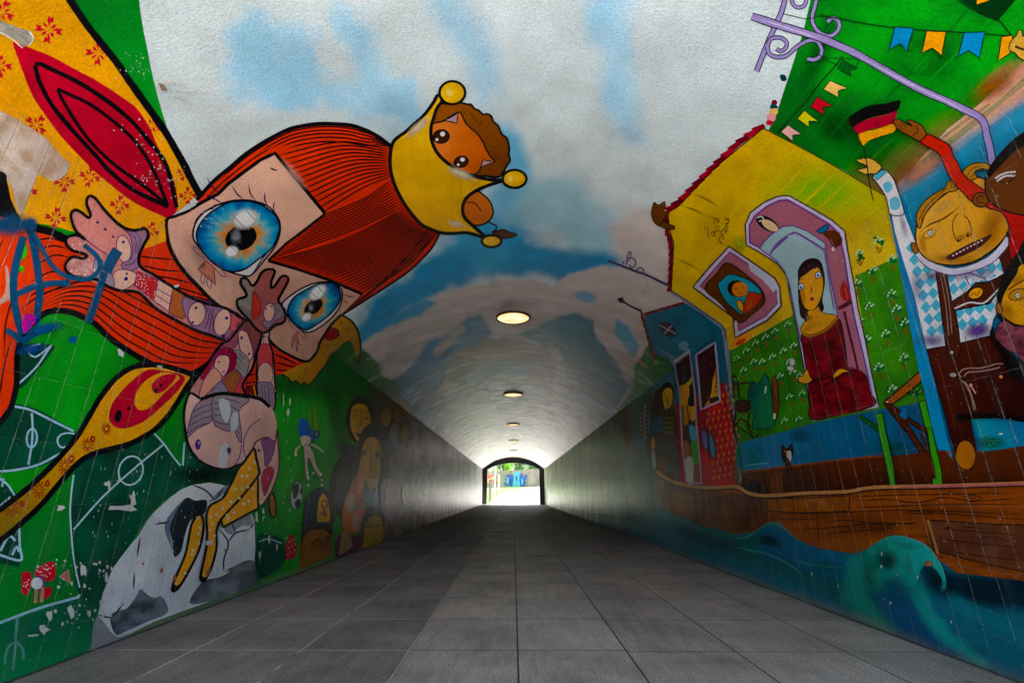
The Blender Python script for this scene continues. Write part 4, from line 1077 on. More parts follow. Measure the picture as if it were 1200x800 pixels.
P("1038,470 1050,461 1080,435 1087,432 1087,442 1070,457 1050,472 1042,474", '#9c521c', sm=False, ol=1.8, oc='#200c04'); P("1038,470 1050,474 1070,490 1092,502 1088,506 1066,492 1070,500 1096,540 1092,546 1066,506 1048,484", '#52200e', sm=False, ol=1.6, oc='#200c04')
L("1068,448 1070,454", 1, '#200c04'); E(1043, 470, 1, 1, 0, '#e0d0c0')
SOFT(1078, 458, 12, 6, -20, '#12601c', .7, .2)
P("1060,480 1064,476 1066,490 1058,486", '#1c6ca0')
G('painted_cat#1')
P("767,236 770,239 774,239 779,235 780,242 778,246 782,250 778,256 776,262 772,264 766,258 764,250 765,242", '#6e3c14', ol=1.2); P("778,258 785,262 791,264 790,268 782,267 774,264", '#6e3c14', ol=1)
L("767,242 771,243|774,243 777,242", 1.2, '#201008'); L("770,250 771,258", .8, '#301808')
G('painted_cat#2')
P("919,520 922,524 927,524 930,519 932,528 930,536 928,542 932,552 938,562 946,571 932,572 928,556 924,545 919,536", '#3c180c', ol=1.2); P("925,528 929,528 930,536 927,541 924,534", '#c8b8b0'); L("921,527 924,529", 1.4, '#c06c34')

# ---- blue strip of water, seen past the house
G('painted_river')
P("1040,228 1047,236 1052,262 1060,298 1070,330 1080,370 1089,408 1098,440 1106,478 1114,512 1124,544 1112,568 1108,545 1096,500 1088,462 1080,432 1068,372 1057,307 1050,273 1043,240", shade('#1c5c9c', '#1a8cc0', 1050, 260, 1100, 420, .9), sm=False, grid=5)
P("1139,490 1172,488 1200,490 1260,492 1260,528 1200,525 1150,528 1146,508", shade('#1fa0a8', '#1678b4', 1145, 520, 1200, 500, .6), sm=False)
SOFT(1160, 518, 24, 10, 0, '#0d6a4c', .8, .2); E(1173, 508, 3, 1.2, -10, '#c0dcd8')
P("1146,510 1150,528 1200,525 1260,524 1260,570 1150,570 1112,568 1120,530 1126,515", shade('#6a3c10', '#3a1a0a', 1150, 530, 1150, 566, .3), sm=False)
L("1148,532 1170,529 1200,525 1260,522|1104,531 1118,529", 4, '#8a4c28')

# ---- the man in the checked shirt
G('painted_checked_shirt_man')
SH = "1047,244 1062,247 1068,262 1075,280 1082,297 1092,306 1106,312 1124,315 1146,311 1166,300 1180,282 1190,276 1196,300 1200,330 1184,350 1168,372 1164,392 1120,402 1090,408 1084,384 1075,345 1060,298 1052,270"
P(SH, '#dcd8e0', sm=False)
d = []
shp = pts(SH)
for i in range(-4, 18):
    for j in range(0, 16):
        x = 1034 + i * 12.0 + j * 3.4; y = 238 + j * 14.0 - i * 2.6
        q = np.array([(x, y - 7.4), (x + 6.6, y - .6), (x + .6, y + 7.4), (x - 6.6, y + .6)])
        if winding(q, [shp]).sum() >= 4:
            d.append(q)
paint(d, '#56b2d0')
SOFT(1100, 322, 24, 8, 0, '#5a3c8c', .55, .1); SOFT(1150, 386, 22, 12, -10, '#5a2c8c', .8, .2); SOFT(1098, 400, 14, 8, 0, '#8a78b8', .5, .1); SOFT(1078, 335, 8, 26, -10, '#7a6cb0', .45, .1); SOFT(1185, 345, 10, 24, 20, '#6a5aa0', .5, .1); SOFT(1160, 320, 20, 10, -30, '#8a7cb8', .4, .1)
P("1024,205 1028,200 1036,196 1044,201 1050,210 1055,222 1060,236 1062,250 1047,250 1044,240 1040,228 1030,213", '#dcd8e0', ol=1.2)
P("1025,204 1036,196 1040,200 1029,209", '#56b2d0', sm=False, ol=.9); P("1036,214 1044,210 1048,218 1041,224", '#6ab8d4'); P("1046,232 1056,230 1058,242 1048,244", '#6ab8d4')
P("1018,193 1014,190 1008,188 1005,184 1012,184 1010,181 1017,184 1016,182 1024,184 1030,188 1035,194 1028,201 1022,201 1016,202 1010,199 1005,197 1012,195", '#e0b058', ol=1.2)
G('painted_checked_shirt_man', 'trousers')
PT = "1090,408 1120,403 1165,392 1178,398 1188,415 1196,430 1206,420 1240,430 1240,494 1200,492 1172,487 1141,489 1146,515 1150,542 1144,550 1126,548 1118,510 1108,470 1098,438"
P(PT, shade('#4a1a12', '#2c0c0a', 1100, 420, 1190, 480, .4), sm=False, ol=1.6)
P("1126,484 1172,483 1210,488 1210,492 1172,489 1141,490 1128,492", '#0c0406')
L("1131,441 1128,437 1132,432 1141,430 1152,430 1162,428 1172,425 1180,425|1131,444 1136,450 1142,462 1146,480|1134,440 1138,435 1150,434 1164,432 1176,429|1135,446 1140,454 1144,466 1148,478", 1.2, '#a8857c')
L("1135,392 1140,416 1146,440 1150,460|1158,402 1166,425|1103,420 1114,460 1124,500", .8, '#7a4030')
E(1121, 438, 4.5, 3, 0, '#9c948c', .8); E(1142, 450, 2, 2.2, 0, '#d8a08c'); L("1143,452 1148,460", 1.4, '#d8a08c'); E(1177.5, 440, 2, 2, 0, '#e09c50')
E(1136, 532, 12, 17.5, -4, '#b4681c', 1.6); E(1232, 532, 12, 17.5, -4, '#b4681c', 1.6)
G('painted_checked_shirt_man', 'braces')
SU = '#4c2014'
P("1100,314 1113,317 1117,340 1120,352 1138,340 1148,330 1163,329 1178,321 1184,318 1180,332 1164,354 1144,358 1124,362 1128,390 1130,410 1126,420 1116,420 1113,408 1108,370 1104,340", SU, sm=False, ol=1.6)
P("1170,288 1184,276 1190,300 1194,314 1182,322 1178,306", SU, sm=False, ol=1.4)
L("1120,350 1130,342 1140,332 1150,326 1163,326 1174,322|1123,360 1140,353 1152,354 1160,352 1176,336", 1.8, '#d8d0d4')
E(1148, 342, 9.5, 6.5, -25, '#e09a28', 1.6); L("1142,346 1146,341 1149,345 1153,338", 1, '#40200c'); E(1119.5, 411.5, 2.2, 2.2, 0, '#d8d0c8', .8)
L("1110,320 1116,350 1120,390|1106,320 1112,352 1116,392", .7, '#b08c80')
G('painted_checked_shirt_man', 'head')
L("1080,299 1090,307 1106,314 1124,317 1146,312 1166,302 1178,290 1187,278", 8, '#cfc8dc'); L("1078,300 1090,311 1106,318 1124,321 1146,316 1168,306 1182,292|1140,318 1152,322 1162,328|1136,322 1140,332", 1.2, '#5a4080')
P("1077,272 1080,258 1088,244 1100,232 1116,222 1134,214 1150,206 1166,214 1180,236 1188,254 1187,267 1180,279 1167,292 1145,305 1123,309 1103,307 1088,300 1079,288", shade('#e2a84c', '#c8883a', 1090, 270, 1180, 280, .4), ol=1.8)
P("1079,262 1078,250 1086,236 1098,226 1112,218 1114,212 1122,209 1128,214 1126,221 1114,224 1106,230 1096,240 1088,250 1084,262 1082,266", '#b47c2c', ol=1.4)
P("1132,206 1134,197 1142,191 1152,189 1162,190 1166,198 1156,196 1146,200 1150,206 1140,210", '#b47c2c', ol=1.4)
L("1081,256 1090,240 1102,228 1114,219|1084,256 1094,241 1106,231 1118,222|1138,204 1144,196 1156,192|1142,207 1148,199 1160,196|1118,212 1120,218|1122,211 1123,219", 1, '#4a280c')
SOFT(1168, 262, 16, 34, 22, '#a8642c', .6, .0); SOFT(1120, 302, 42, 9, 2, '#b06c30', .5, .0); SOFT(1086, 285, 8, 18, -10, '#b4702c', .5, .0); SOFT(1110, 240, 18, 8, -30, '#f0c070', .5, .0)
E(1076, 289, 3.6, 7, -20, '#9c5c24', 1.2)
E(1094, 272, 8, 4.5, -25, '#d8a458', .9, '#7a4c1c'); E(1094.5, 271, 2.8, 2.8, 0, '#d8e0ec', .8); E(1094.5, 271, 1, 1, 0, '#101830')
L("1083,269 1094,261 1107,256 1118,249 1130,240", 1.6, '#3a2008', taper=.3)
L("1128,248 1123,254 1121,264 1123,273 1127,281 1132,278|1137,275 1139,270 1143,274 1143,266 1140,256 1134,250", 1.2, '#6a3c14'); SOFT(1131, 276, 7, 5, 0, '#a4602c', .5, .1); E(1128, 280, 1.5, 1.8, 0, '#3a1c0c'); E(1139.5, 274.5, 1.5, 1.8, 0, '#3a1c0c')
P("1114,300 1119,296 1132,289 1146,282 1158,277 1167,273 1162,280 1152,288 1138,295 1124,301 1117,302", '#4a1c24', ol=1); paint([ell(1122 + k * 4.2, 297.5 - k * 2.2, 1.5, 1.1, -25, 6) for k in range(9)], '#d8c8c0')
G('painted_checked_shirt_man')
SOFT(1062, 262, 5, 22, -14, '#7a70b4', .5, .0); SOFT(1096, 396, 26, 9, 0, '#6a50a0', .5, .0); SOFT(1140, 320, 30, 8, -12, '#5a3c90', .45, .0)
G('painted_flag')
L("1010,160 1013,170 1017,186 1020,210 1025,233", 1.3, '#141414')
P("995,138 1007,129 1020,123 1038,121 1048,118 1056,117.6 1054,124 1052,129 1040,133 1026,136 1014,140 1001,148", '#0c0a0a', sm=True)
P("1001,148 1014,140 1026,136 1040,133 1052,129 1050,137 1048,143 1040,146 1028,149 1018,151 1007,156", '#b01830', sm=True)
P("1007,156 1018,151 1028,149 1040,145 1047,142.6 1052,145.4 1049,152 1040,155 1030,158 1018,163 1013,168", '#eaa014', sm=True)
L("1028,138 1030,148|1030,152 1028,157", 3, '#6a1010', alpha=.4, taper=.4)
L("995,138 1001,148 1007,156 1012,168", .9, '#301008')

# ---- friends at the frame's edge
G('painted_red_jumper_man')
P("1088,154 1100,158 1116,168 1122,180 1128,190 1134,202 1146,212 1158,220 1166,226 1180,236 1192,244 1210,256 1210,300 1193,304 1188,290 1188,262 1178,246 1164,242 1156,236 1144,234 1134,224 1126,216 1118,206 1114,198 1106,180 1096,172 1080,162", shade('#cc2a1c', '#a81a18', 1100, 170, 1190, 280, .4), sm=True, ol=1.5)
G('painted_red_jumper_man', 'hand')
P("1049,138 1053,136 1057,137 1064,141 1071,144 1068,141 1065,138 1067,136.6 1074,139 1080,142 1085,147 1088,154 1084,159 1079,162 1072,158 1066,155 1059,151 1053,146", '#8a5228', ol=1.3); L("1057,140 1064,146|1054,142 1062,149|1076,144 1078,150 1072,155", .9, '#301408')
E(1154.5, 232, 9.5, 8.5, 0, '#7c461c', 1.6); L("1158,229 1154,227 1150,231 1153,236 1158,235", 1.3, '#30140a')
G('painted_red_jumper_man', 'head')
P("1160,212 1162,202 1170,188 1182,174 1196,162 1216,150 1260,150 1260,262 1216,252 1200,249 1184,245 1170,238 1162,228", '#5e3014', ol=2)
P("1160,210 1163,200 1172,184 1186,168 1200,156 1230,140 1230,160 1210,166 1194,176 1182,188 1172,198", '#0a0808'); L("1172,207 1178,203 1186,200 1196,199|1174,210 1184,204 1196,204", 2, '#c8c0c8'); L("1176,210 1186,212 1196,204", 1.4, '#1c0c08')
G('painted_bearded_friend')
P("1210,286 1198,294 1186,312 1178,328 1174,346 1173,364 1178,374 1196,384 1230,390", HB)
P("1260,300 1206,306 1196,320 1184,338 1179,352 1180,366 1188,374 1204,380 1260,384", SKN, ol=2); E(1177, 360, 4, 6.5, -10, '#b06a2c', 1.2)
SOFT(1186, 362, 10, 20, -30, '#b06a2c', .55, .0); SOFT(1198, 326, 14, 7, -30, '#a8642c', .4, .0)
E(1199, 343, 11, 6.5, -18, '#c88838', 1.1); E(1199, 344, 3, 3, 0, '#d0d8e8', .8); E(1199, 344, 1, 1, 0, '#101830'); L("1187,338 1196,332 1210,324", 1.4, '#3a1c08')
P("1173,386 1178,376 1186,373 1196,380 1220,384 1220,440 1206,424 1198,414 1186,408 1178,400 1172,394", mottle('#8a4a54', '#4a1c28', .5, 3, 5), ol=1.4)
L([[(1180 + 5 * math.cos(a), 386 + 5 * math.sin(a)), (1180 + 1.5 * math.cos(a), 386 + 1.5 * math.sin(a))] for a in np.arange(6)], 1.2, '#300c18', sm=False)
P("1166,392 1170,380 1172,392 1180,404 1196,416 1206,430 1206,446 1192,440 1178,414", '#0a0608')

# ---- boat
G('painted_boat')
P("874,552 916,547 956,542 996,538 1041,534 1080,530 1112,526 1126,546 1144,550 1150,530 1200,522 1260,518 1260,566 1200,566 1115,569 1030,571 996,576 945,578 902,581 868,574", shade('#5a240e', '#30100a', 960, 545, 960, 575, .6), sm=False)
L("874,552 916,547 956,542 996,537 1041,533", 2.2, '#8a4420'); P("906,556 920,552 920,580 906,580", '#6a2c10', sm=False); L("956,560 1000,556 1090,552", .8, '#3a140a')
for q in ["1030,484 1038,483 1042,505 1050,540 1054,568 1047,568 1042,545 1034,510", "1090,500 1096,500 1102,525 1108,552 1109,567 1097,567 1097,545"]:
    P(q, '#3a9a1c', sm=False, ol=1.2)
L("1084,506 1096,540 1100,560", 4, '#42180c'); 
G('painted_cat#2')
P("919,534 924,545 926,556 929,566 934,573 948,572 940,562 932,552 928,542 926,536", '#3c180c', ol=1.2); G('painted_black_cat')
P("874,574 878,566 886,562 892,566 896,572 893,577 882,577", '#0a0a10')
G('painted_boat')
HULL = "772,552 775,556 794,566 820,571 842,572 865,571 880,580 902,582 945,579 996,577 1030,572 1115,570 1200,566 1290,564 1290,690 1200,679 1125,670 1104,654 1080,634 1055,629 1032,637 1007,648 985,645 962,641 937,632 924,622 910,614 900,614 890,621 875,624 860,625 840,617 815,614 800,607 790,603 780,594 772,575"
def hull(px, py):
    a, b, c = lin('#a4511c'), lin('#7c3a14'), lin('#4a200e')
    t = np.clip((fbm(px * .012, py * .22, 5) - .47) * 3 + .4, 0, 1)[:, None]
    col = a * (1 - t) + b * t
    k = np.clip((fbm(px * .03, py * .05, 15) - .5) * 3, 0, .7)[:, None]
    col = col * (1 - k) + c * k
    return col
P(HULL, hull, sm=False, grid=5)
P("902,584 945,583 999,580 999,598 945,600 902,598", mottle('#a8601e', '#8a4416', .12, 4), sm=False, ol=1.3, oc='#2c0e06')
P("1092,608 1150,612 1200,614 1290,620 1290,676 1200,668 1140,655 1104,645 1098,626", mottle('#7c4832', '#643626', .06, 4), sm=False, ol=1.4, oc='#2c0e06')
P("780,560 790,566 830,574 870,578 902,584 902,600 900,614 890,620 860,624 815,613 790,602 779,590", mottle('#6c3c26', '#502414', .08, 4), sm=False)
P("790,576 812,580 815,600 800,600 790,592", '#84440f')
g = ["902,600 950,601 1000,599 1060,597 1120,598 1200,602", "1000,581 1060,579 1115,578 1200,576", "1000,594 1060,592 1110,590 1200,590", "902,584 902,614", "960,600 963,640", "1091,606 1100,650", "999,578 999,598", "1060,597 1130,602 1180,606 1220,608", "925,618 970,618 1030,612 1090,614",
     "905,606 930,608 958,607", "965,612 1000,609 1040,614 1088,610", "968,625 1000,622 1050,618", "1064,600 1100,602", "1010,586 1040,584 1080,588 1110,582 1150,586 1200,582", "1104,618 1150,622 1200,626", "1108,630 1150,636 1200,640", "1112,644 1150,650 1200,656", "1130,616 1160,618", "1150,630 1170,628 1190,634",
     "830,582 860,584 900,588", "796,584 830,590 880,596 900,600", "810,600 850,606 890,608", "1130,582 1145,579 1155,583 1143,587 1132,583", "1136,583 1145,582 1150,584"]
L(g, 1.2, '#341206', taper=.1)
E(1107.5, 582, 2, 1.6, 0, '#2a1008'); E(1117, 617, 2.6, 1.8, 0, '#2a1008'); E(1108, 652, 1.6, 1.2, 0, '#1a0804')
L("772,552 775,556 794,566 820,571 842,571.5 865,570.5 880,578 902,581 945,578 996,576 1030,571 1115,569 1200,566 1290,563", 6, '#2c1008')
L("772,551 775,555 794,565 820,570 842,570.5 865,569.5 880,577 902,580 945,577 996,575 1030,570 1115,568 1200,565 1290,562", 4, '#c48a58'); L("1060,570 1115,568.5 1200,566 1290,563", 3, '#b86868')
L("1092,608 1097,625 1104,648", 3, '#b07a50')

G('painted_wave')
def fade(px, py):
    return sstep((712 - py) / 46) * sstep((px - 1004 - (py - 640) * .10) / 22)
WV = catmull(pts("1000,650 1016,645 1024,640 1034,633 1044,628 1056,626.5 1070,629 1084,634 1094,641 1103,652 1109,664 1114,680 1112,692 1107,694 1109,680 1103,668 1095,661 1087,662 1082,672 1080,688 1086,706 1100,722 1040,724 1006,700"), True)
paint([WV], shade('#159280', '#28b2a8', 1030, 660, 1090, 650, .8), 3, fade)
SOFT(1044, 656, 20, 17, 10, '#12262c', .75, .0); SOFT(1052, 690, 22, 26, 0, '#0a5688', .7, .0); SOFT(1026, 668, 10, 26, 5, '#128a6c', .55, .0)
SOFT(1064, 638, 26, 8, 8, '#43b0a2', .5, .0); SOFT(1070, 664, 7, 26, -6, '#2aa89c', .5, .0)
L("1036,632 1056,628 1074,631 1092,641 1104,655 1111,670 1112,688", 1.6, '#8fccc4', alpha=.55, taper=.3)
SOFT(1093, 660, 7, 5, 0, '#9a5c34', .9, .3)
SOFT(915, 616, 14, 7, 20, '#1f8a96', .6, .0); SOFT(905, 632, 22, 10, 0, '#083428', .6, .0); SOFT(815, 612, 9, 9, 0, '#1a7a86', .5, .0)
paint([flake(*q, 6, .6, 1.5) for q in [(955, 672, 2.2), (986, 686, 1.4), (1038, 648, 1.8), (1037, 664, 2), (1080, 675, 1.8), (1120, 728, 1.8), (1056, 673, 1), (1048, 706, 2), (1041, 702, 1.2)]], '#cfd4cc')
L("776,598 786,606 797,610 806,606 812,612 822,620 836,622|838,618 852,622 866,630 880,628 894,618 908,612 922,618 936,630 952,640|690,600 720,606 748,612 772,616|700,612 740,622 780,634|860,640 900,648 930,662 950,680", 2.6, '#4fb8b4', alpha=.5, taper=.3)
L("905,640 930,654 960,662 990,664|1112,712 1140,722 1170,742 1200,756|1120,700 1150,708 1180,722 1215,734|960,690 990,702 1016,716", 2.6, '#35a49c', alpha=.4, taper=.35)
SOFT(905, 634, 26, 7, 25, '#0a4a3a', .6, .0); SOFT(1150, 760, 30, 10, 30, '#1a8a9c', .5, .0); SOFT(975, 662, 30, 10, 12, '#0d7460', .5, .0); SOFT(740, 606, 24, 10, 15, '#2a8a90', .45, .0)
# ================================================================== materials
def new_mat(name):
    m = bpy.data.materials.new(name); m.use_nodes = True
    nt = m.node_tree; nt.nodes.clear()
    return m, nt
class N:
    def __init__(s, nt): s.nt = nt
    def __call__(s, t, ins=None, **kw):
        n = s.nt.nodes.new(t)
        for k, v in kw.items(): setattr(n, k, v)
        for k, v in (ins or {}).items():
            if isinstance(v, bpy.types.NodeSocket): s.nt.links.new(v, n.inputs[k])
            else: n.inputs[k].default_value = v
        return n
    def math(s, op, a, b=0.0, c=0.0, clamp=False):
        n = s.nt.nodes.new('ShaderNodeMath'); n.operation = op; n.use_clamp = clamp
        for i, v in enumerate((a, b, c)):
            if isinstance(v, bpy.types.NodeSocket): s.nt.links.new(v, n.inputs[i])
            else: n.inputs[i].default_value = v
        return n.outputs[0]
    def mix(s, f, a, b, blend='MIX'):
        n = s.nt.nodes.new('ShaderNodeMix'); n.data_type = 'RGBA'; n.blend_type = blend
        for i, v in ((0, f), (6, a), (7, b)):
            if isinstance(v, bpy.types.NodeSocket): s.nt.links.new(v, n.inputs[i])
            else: n.inputs[i].default_value = v if i == 0 else (*v, 1) if len(v) == 3 else v
        return n.outputs[2]
def rgb(h): return (*lin(h), 1)

def mural_material(name, spray):
    m, nt = new_mat(name); n = N(nt)
    geo = n('ShaderNodeNewGeometry'); xyz = n('ShaderNodeSeparateXYZ', {0: geo.outputs['Position']})
    X, Y, Z = xyz.outputs
    att = n('ShaderNodeAttribute', attribute_name='Col')
    vault = n.math('GREATER_THAN', Z, SPR + .002)
    wall = n.math('SUBTRACT', 1.0, vault)
    # true normal of the lining
    nx = n.math('MULTIPLY', X, -1.0); nz = n.math('SUBTRACT', ZC, Z)
    vn = n('ShaderNodeVectorMath', {0: n('ShaderNodeCombineXYZ', {0: nx, 2: nz}).outputs[0]}, operation='NORMALIZE').outputs[0]
    wn = n('ShaderNodeCombineXYZ', {0: n.math('MULTIPLY', n.math('SIGN', X), -1.0)}).outputs[0]
    nm = n('ShaderNodeMix', data_type='VECTOR'); nt.links.new(vault, nm.inputs[0]); nt.links.new(wn, nm.inputs[4]); nt.links.new(vn, nm.inputs[5])
    base_n = nm.outputs[1]
    # tile joints on the upright walls
    def joint(c, per, off, w):
        f = n.math('FRACT', n.math('DIVIDE', n.math('SUBTRACT', c, off), per))
        d = n.math('MULTIPLY', n.math('ABSOLUTE', n.math('SUBTRACT', f, .5)), per)      # per/2 at the joint
        return n.math('MULTIPLY', n.math('SUBTRACT', d, per / 2 - w), 1.0 / w * 1.6, clamp=True)
    jy = joint(Y, .193, .05, .0034); jz = joint(Z, .385, .21, .0030)
    jj = n.math('MULTIPLY', n.math('MAXIMUM', jy, n.math('MULTIPLY', jz, .35)), wall)
    nz1 = n('ShaderNodeTexNoise', {'Vector': geo.outputs['Position'], 'Scale': 2.3, 'Detail': 3.0}).outputs[0]
    nz2 = n('ShaderNodeTexNoise', {'Vector': geo.outputs['Position'], 'Scale': 19.0, 'Detail': 3.0, 'Roughness': .65}).outputs[0]
    keep = n.math('MULTIPLY', n.math('SUBTRACT', nz2, .36), 4.5, clamp=True)
    jm = n.math('MULTIPLY', jj, keep)
    # general wear of the paint: faint clouding and fine speckle
    col = n('ShaderNodeHueSaturation', {'Saturation': 1.08, 'Value': 1.0, 'Color': att.outputs['Color']}).outputs[0]
    cl = n('ShaderNodeMapRange', {'Value': nz1, 'From Min': .3, 'From Max': .7, 'To Min': .84, 'To Max': 1.1}).outputs[0]
    sp = n('ShaderNodeTexNoise', {'Vector': geo.outputs['Position'], 'Scale': 75.0, 'Detail': 1.0}).outputs[0]
    sp = n('ShaderNodeMapRange', {'Value': sp, 'From Min': .3, 'From Max': .7, 'To Min': .86, 'To Max': 1.12}).outputs[0]
    col = n.mix(1.0, col, n('ShaderNodeCombineColor', {0: n.math('MULTIPLY', cl, sp), 1: n.math('MULTIPLY', cl, sp), 2: n.math('MULTIPLY', cl, sp)}).outputs[0], 'MULTIPLY')
    # grazing glints and the dark between them, put into the colour farther in
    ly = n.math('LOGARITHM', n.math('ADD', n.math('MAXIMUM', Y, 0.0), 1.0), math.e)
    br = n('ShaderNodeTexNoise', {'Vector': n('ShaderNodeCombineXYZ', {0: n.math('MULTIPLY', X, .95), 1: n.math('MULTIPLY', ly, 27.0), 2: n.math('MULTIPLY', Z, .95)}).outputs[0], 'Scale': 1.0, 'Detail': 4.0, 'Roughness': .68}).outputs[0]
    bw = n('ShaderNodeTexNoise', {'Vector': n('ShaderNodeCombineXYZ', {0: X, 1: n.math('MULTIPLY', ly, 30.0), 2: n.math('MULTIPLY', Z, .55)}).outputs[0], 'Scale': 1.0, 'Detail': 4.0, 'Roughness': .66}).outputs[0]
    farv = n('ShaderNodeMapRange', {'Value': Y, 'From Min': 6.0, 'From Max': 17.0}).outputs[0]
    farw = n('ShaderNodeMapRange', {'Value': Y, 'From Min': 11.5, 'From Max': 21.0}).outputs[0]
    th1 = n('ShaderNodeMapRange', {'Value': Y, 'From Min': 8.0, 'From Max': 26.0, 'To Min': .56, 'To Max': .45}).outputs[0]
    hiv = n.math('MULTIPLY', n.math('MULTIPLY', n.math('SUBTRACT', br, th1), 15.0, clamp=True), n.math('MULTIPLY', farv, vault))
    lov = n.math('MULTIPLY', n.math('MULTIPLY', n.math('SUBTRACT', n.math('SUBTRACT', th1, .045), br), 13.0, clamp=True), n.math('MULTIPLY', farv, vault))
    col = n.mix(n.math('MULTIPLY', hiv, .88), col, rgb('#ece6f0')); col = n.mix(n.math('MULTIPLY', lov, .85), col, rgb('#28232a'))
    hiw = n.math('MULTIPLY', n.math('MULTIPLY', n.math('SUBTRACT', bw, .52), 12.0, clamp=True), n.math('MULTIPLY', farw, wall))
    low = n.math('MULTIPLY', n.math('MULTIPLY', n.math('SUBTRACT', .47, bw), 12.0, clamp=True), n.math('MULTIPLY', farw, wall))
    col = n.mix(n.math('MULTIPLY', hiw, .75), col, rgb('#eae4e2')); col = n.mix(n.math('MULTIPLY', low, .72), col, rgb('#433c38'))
    # run-down streaks on the tiles
    mp = n('ShaderNodeMapping', {'Vector': geo.outputs['Position'], 'Scale': (14, 14, .8)}).outputs[0]
    st = n('ShaderNodeTexNoise', {'Vector': mp, 'Scale': 1.0, 'Detail': 5.0, 'Roughness': .6}).outputs[0]
    stm = n.math('MULTIPLY', n.math('MULTIPLY', n.math('SUBTRACT', st, .52), 3.2, clamp=True), wall)
    col = n.mix(n.math('MULTIPLY', stm, .22), col, rgb('#5a5650'))
    # pale chips sitting along joints
    chip = n.math('MULTIPLY', n.math('GREATER_THAN', n('ShaderNodeTexNoise', {'Vector': geo.outputs['Position'], 'Scale': 52.0, 'Detail': 2.0}).outputs[0], .735), wall)
    col = n.mix(n.math('MULTIPLY', chip, .7), col, rgb('#b9bdb6'))
    jc = n.mix(.42, col, rgb('#b8c4b8'))
    col = n.mix(n.math('MULTIPLY', jm, .85), col, jc)
    jd = n.math('MULTIPLY', jj, n.math('SUBTRACT', 1.0, keep))
    col = n.mix(n.math('MULTIPLY', jd, .55), col, rgb('#20221f'))
    pan = n.math('MULTIPLY', n.math('MAXIMUM', joint(Z, .77, .21, .013), n.math('MULTIPLY', joint(Y, 1.93, .05, .03), .7)), wall)
    col = n.mix(n.math('MULTIPLY', pan, n.math('ADD', .04, n.math('MULTIPLY', farw, .8))), col, rgb('#1c1a18'))
    # relief: stucco on the vault, glazed tiles with joints on the walls
    b1 = n('ShaderNodeTexNoise', {'Vector': geo.outputs['Position'], 'Scale': 58.0, 'Detail': 2.0, 'Roughness': .6}).outputs[0]
    b4 = n('ShaderNodeTexNoise', {'Vector': n('ShaderNodeMapping', {'Vector': geo.outputs['Position'], 'Scale': (1.1, 3.4, 1.1)}).outputs[0], 'Scale': 1.0, 'Detail': 4.0, 'Roughness': .66}).outputs[0]
    b5 = n('ShaderNodeTexNoise', {'Vector': n('ShaderNodeMapping', {'Vector': geo.outputs['Position'], 'Scale': (2, 3.0, .35)}).outputs[0], 'Scale': 1.0, 'Detail': 4.0, 'Roughness': .65}).outputs[0]
    hv = n.math('ADD', n.math('MULTIPLY', b1, .0042), n.math('MULTIPLY', b4, n('ShaderNodeMapRange', {'Value': Y, 'From Min': 5.0, 'From Max': 14.0, 'To Min': .0035, 'To Max': .024}).outputs[0]))
    b3 = n('ShaderNodeTexNoise', {'Vector': n('ShaderNodeMapping', {'Vector': geo.outputs['Position'], 'Scale': (9, 9, 2.0)}).outputs[0], 'Scale': 1.0, 'Detail': 2.0}).outputs[0]
    hw = n.math('ADD', n.math('ADD', n.math('MULTIPLY', b1, .0009), n.math('MULTIPLY', b3, .0030)), n.math('ADD', n.math('MULTIPLY', b5, .012), n.math('MULTIPLY', jj, -.0022)))
    hh = n.math('ADD', n.math('MULTIPLY', hv, vault), n.math('MULTIPLY', hw, wall))
    bump = n('ShaderNodeBump', {'Strength': 1.0, 'Distance': 1.0, 'Height': hh, 'Normal': base_n}).outputs[0]
    ro = n.math('ADD', n.math('MULTIPLY', wall, .04), .31)
    ro = n.math('ADD', ro, n.math('MULTIPLY', n.math('SUBTRACT', nz2, .5), .2))
    bs = n('ShaderNodeBsdfPrincipled', {'Base Color': col, 'Roughness': ro, 'Normal': bump, 'Specular IOR Level': n.math('ADD', .14, n.math('MULTIPLY', wall, .03))})
    out = n('ShaderNodeOutputMaterial')
    if spray:
        tr = n('ShaderNodeBsdfTransparent'); mx = n('ShaderNodeMixShader', {0: att.outputs['Alpha'], 1: tr.outputs[0], 2: bs.outputs[0]})
        nt.links.new(mx.outputs[0], out.inputs[0])
    else:
        nt.links.new(bs.outputs[0], out.inputs[0])
    return m
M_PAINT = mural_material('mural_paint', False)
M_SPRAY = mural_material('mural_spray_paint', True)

def simple(name, c1, c2=None, scale=8, rough=.7, bump=.002, metal=0, spec=.4, stretch=(1, 1, 1)):
    m, nt = new_mat(name); n = N(nt)
    tc = n('ShaderNodeTexCoord')
    mp = n('ShaderNodeMapping', {'Vector': tc.outputs['Object'], 'Scale': stretch}).outputs[0]
    t = n('ShaderNodeTexNoise', {'Vector': mp, 'Scale': scale, 'Detail': 6.0, 'Roughness': .6}).outputs[0]
    f = n('ShaderNodeMapRange', {'Value': t, 'From Min': .35, 'From Max': .65}).outputs[0]
    col = n.mix(f, rgb(c1), rgb(c2 or c1))
    b = n('ShaderNodeBump', {'Strength': 1.0, 'Distance': bump, 'Height': t}).outputs[0]
    bs = n('ShaderNodeBsdfPrincipled', {'Base Color': col, 'Roughness': rough, 'Metallic': metal, 'Normal': b, 'Specular IOR Level': spec})
    nt.links.new(bs.outputs[0], n('ShaderNodeOutputMaterial').inputs[0])
    return m

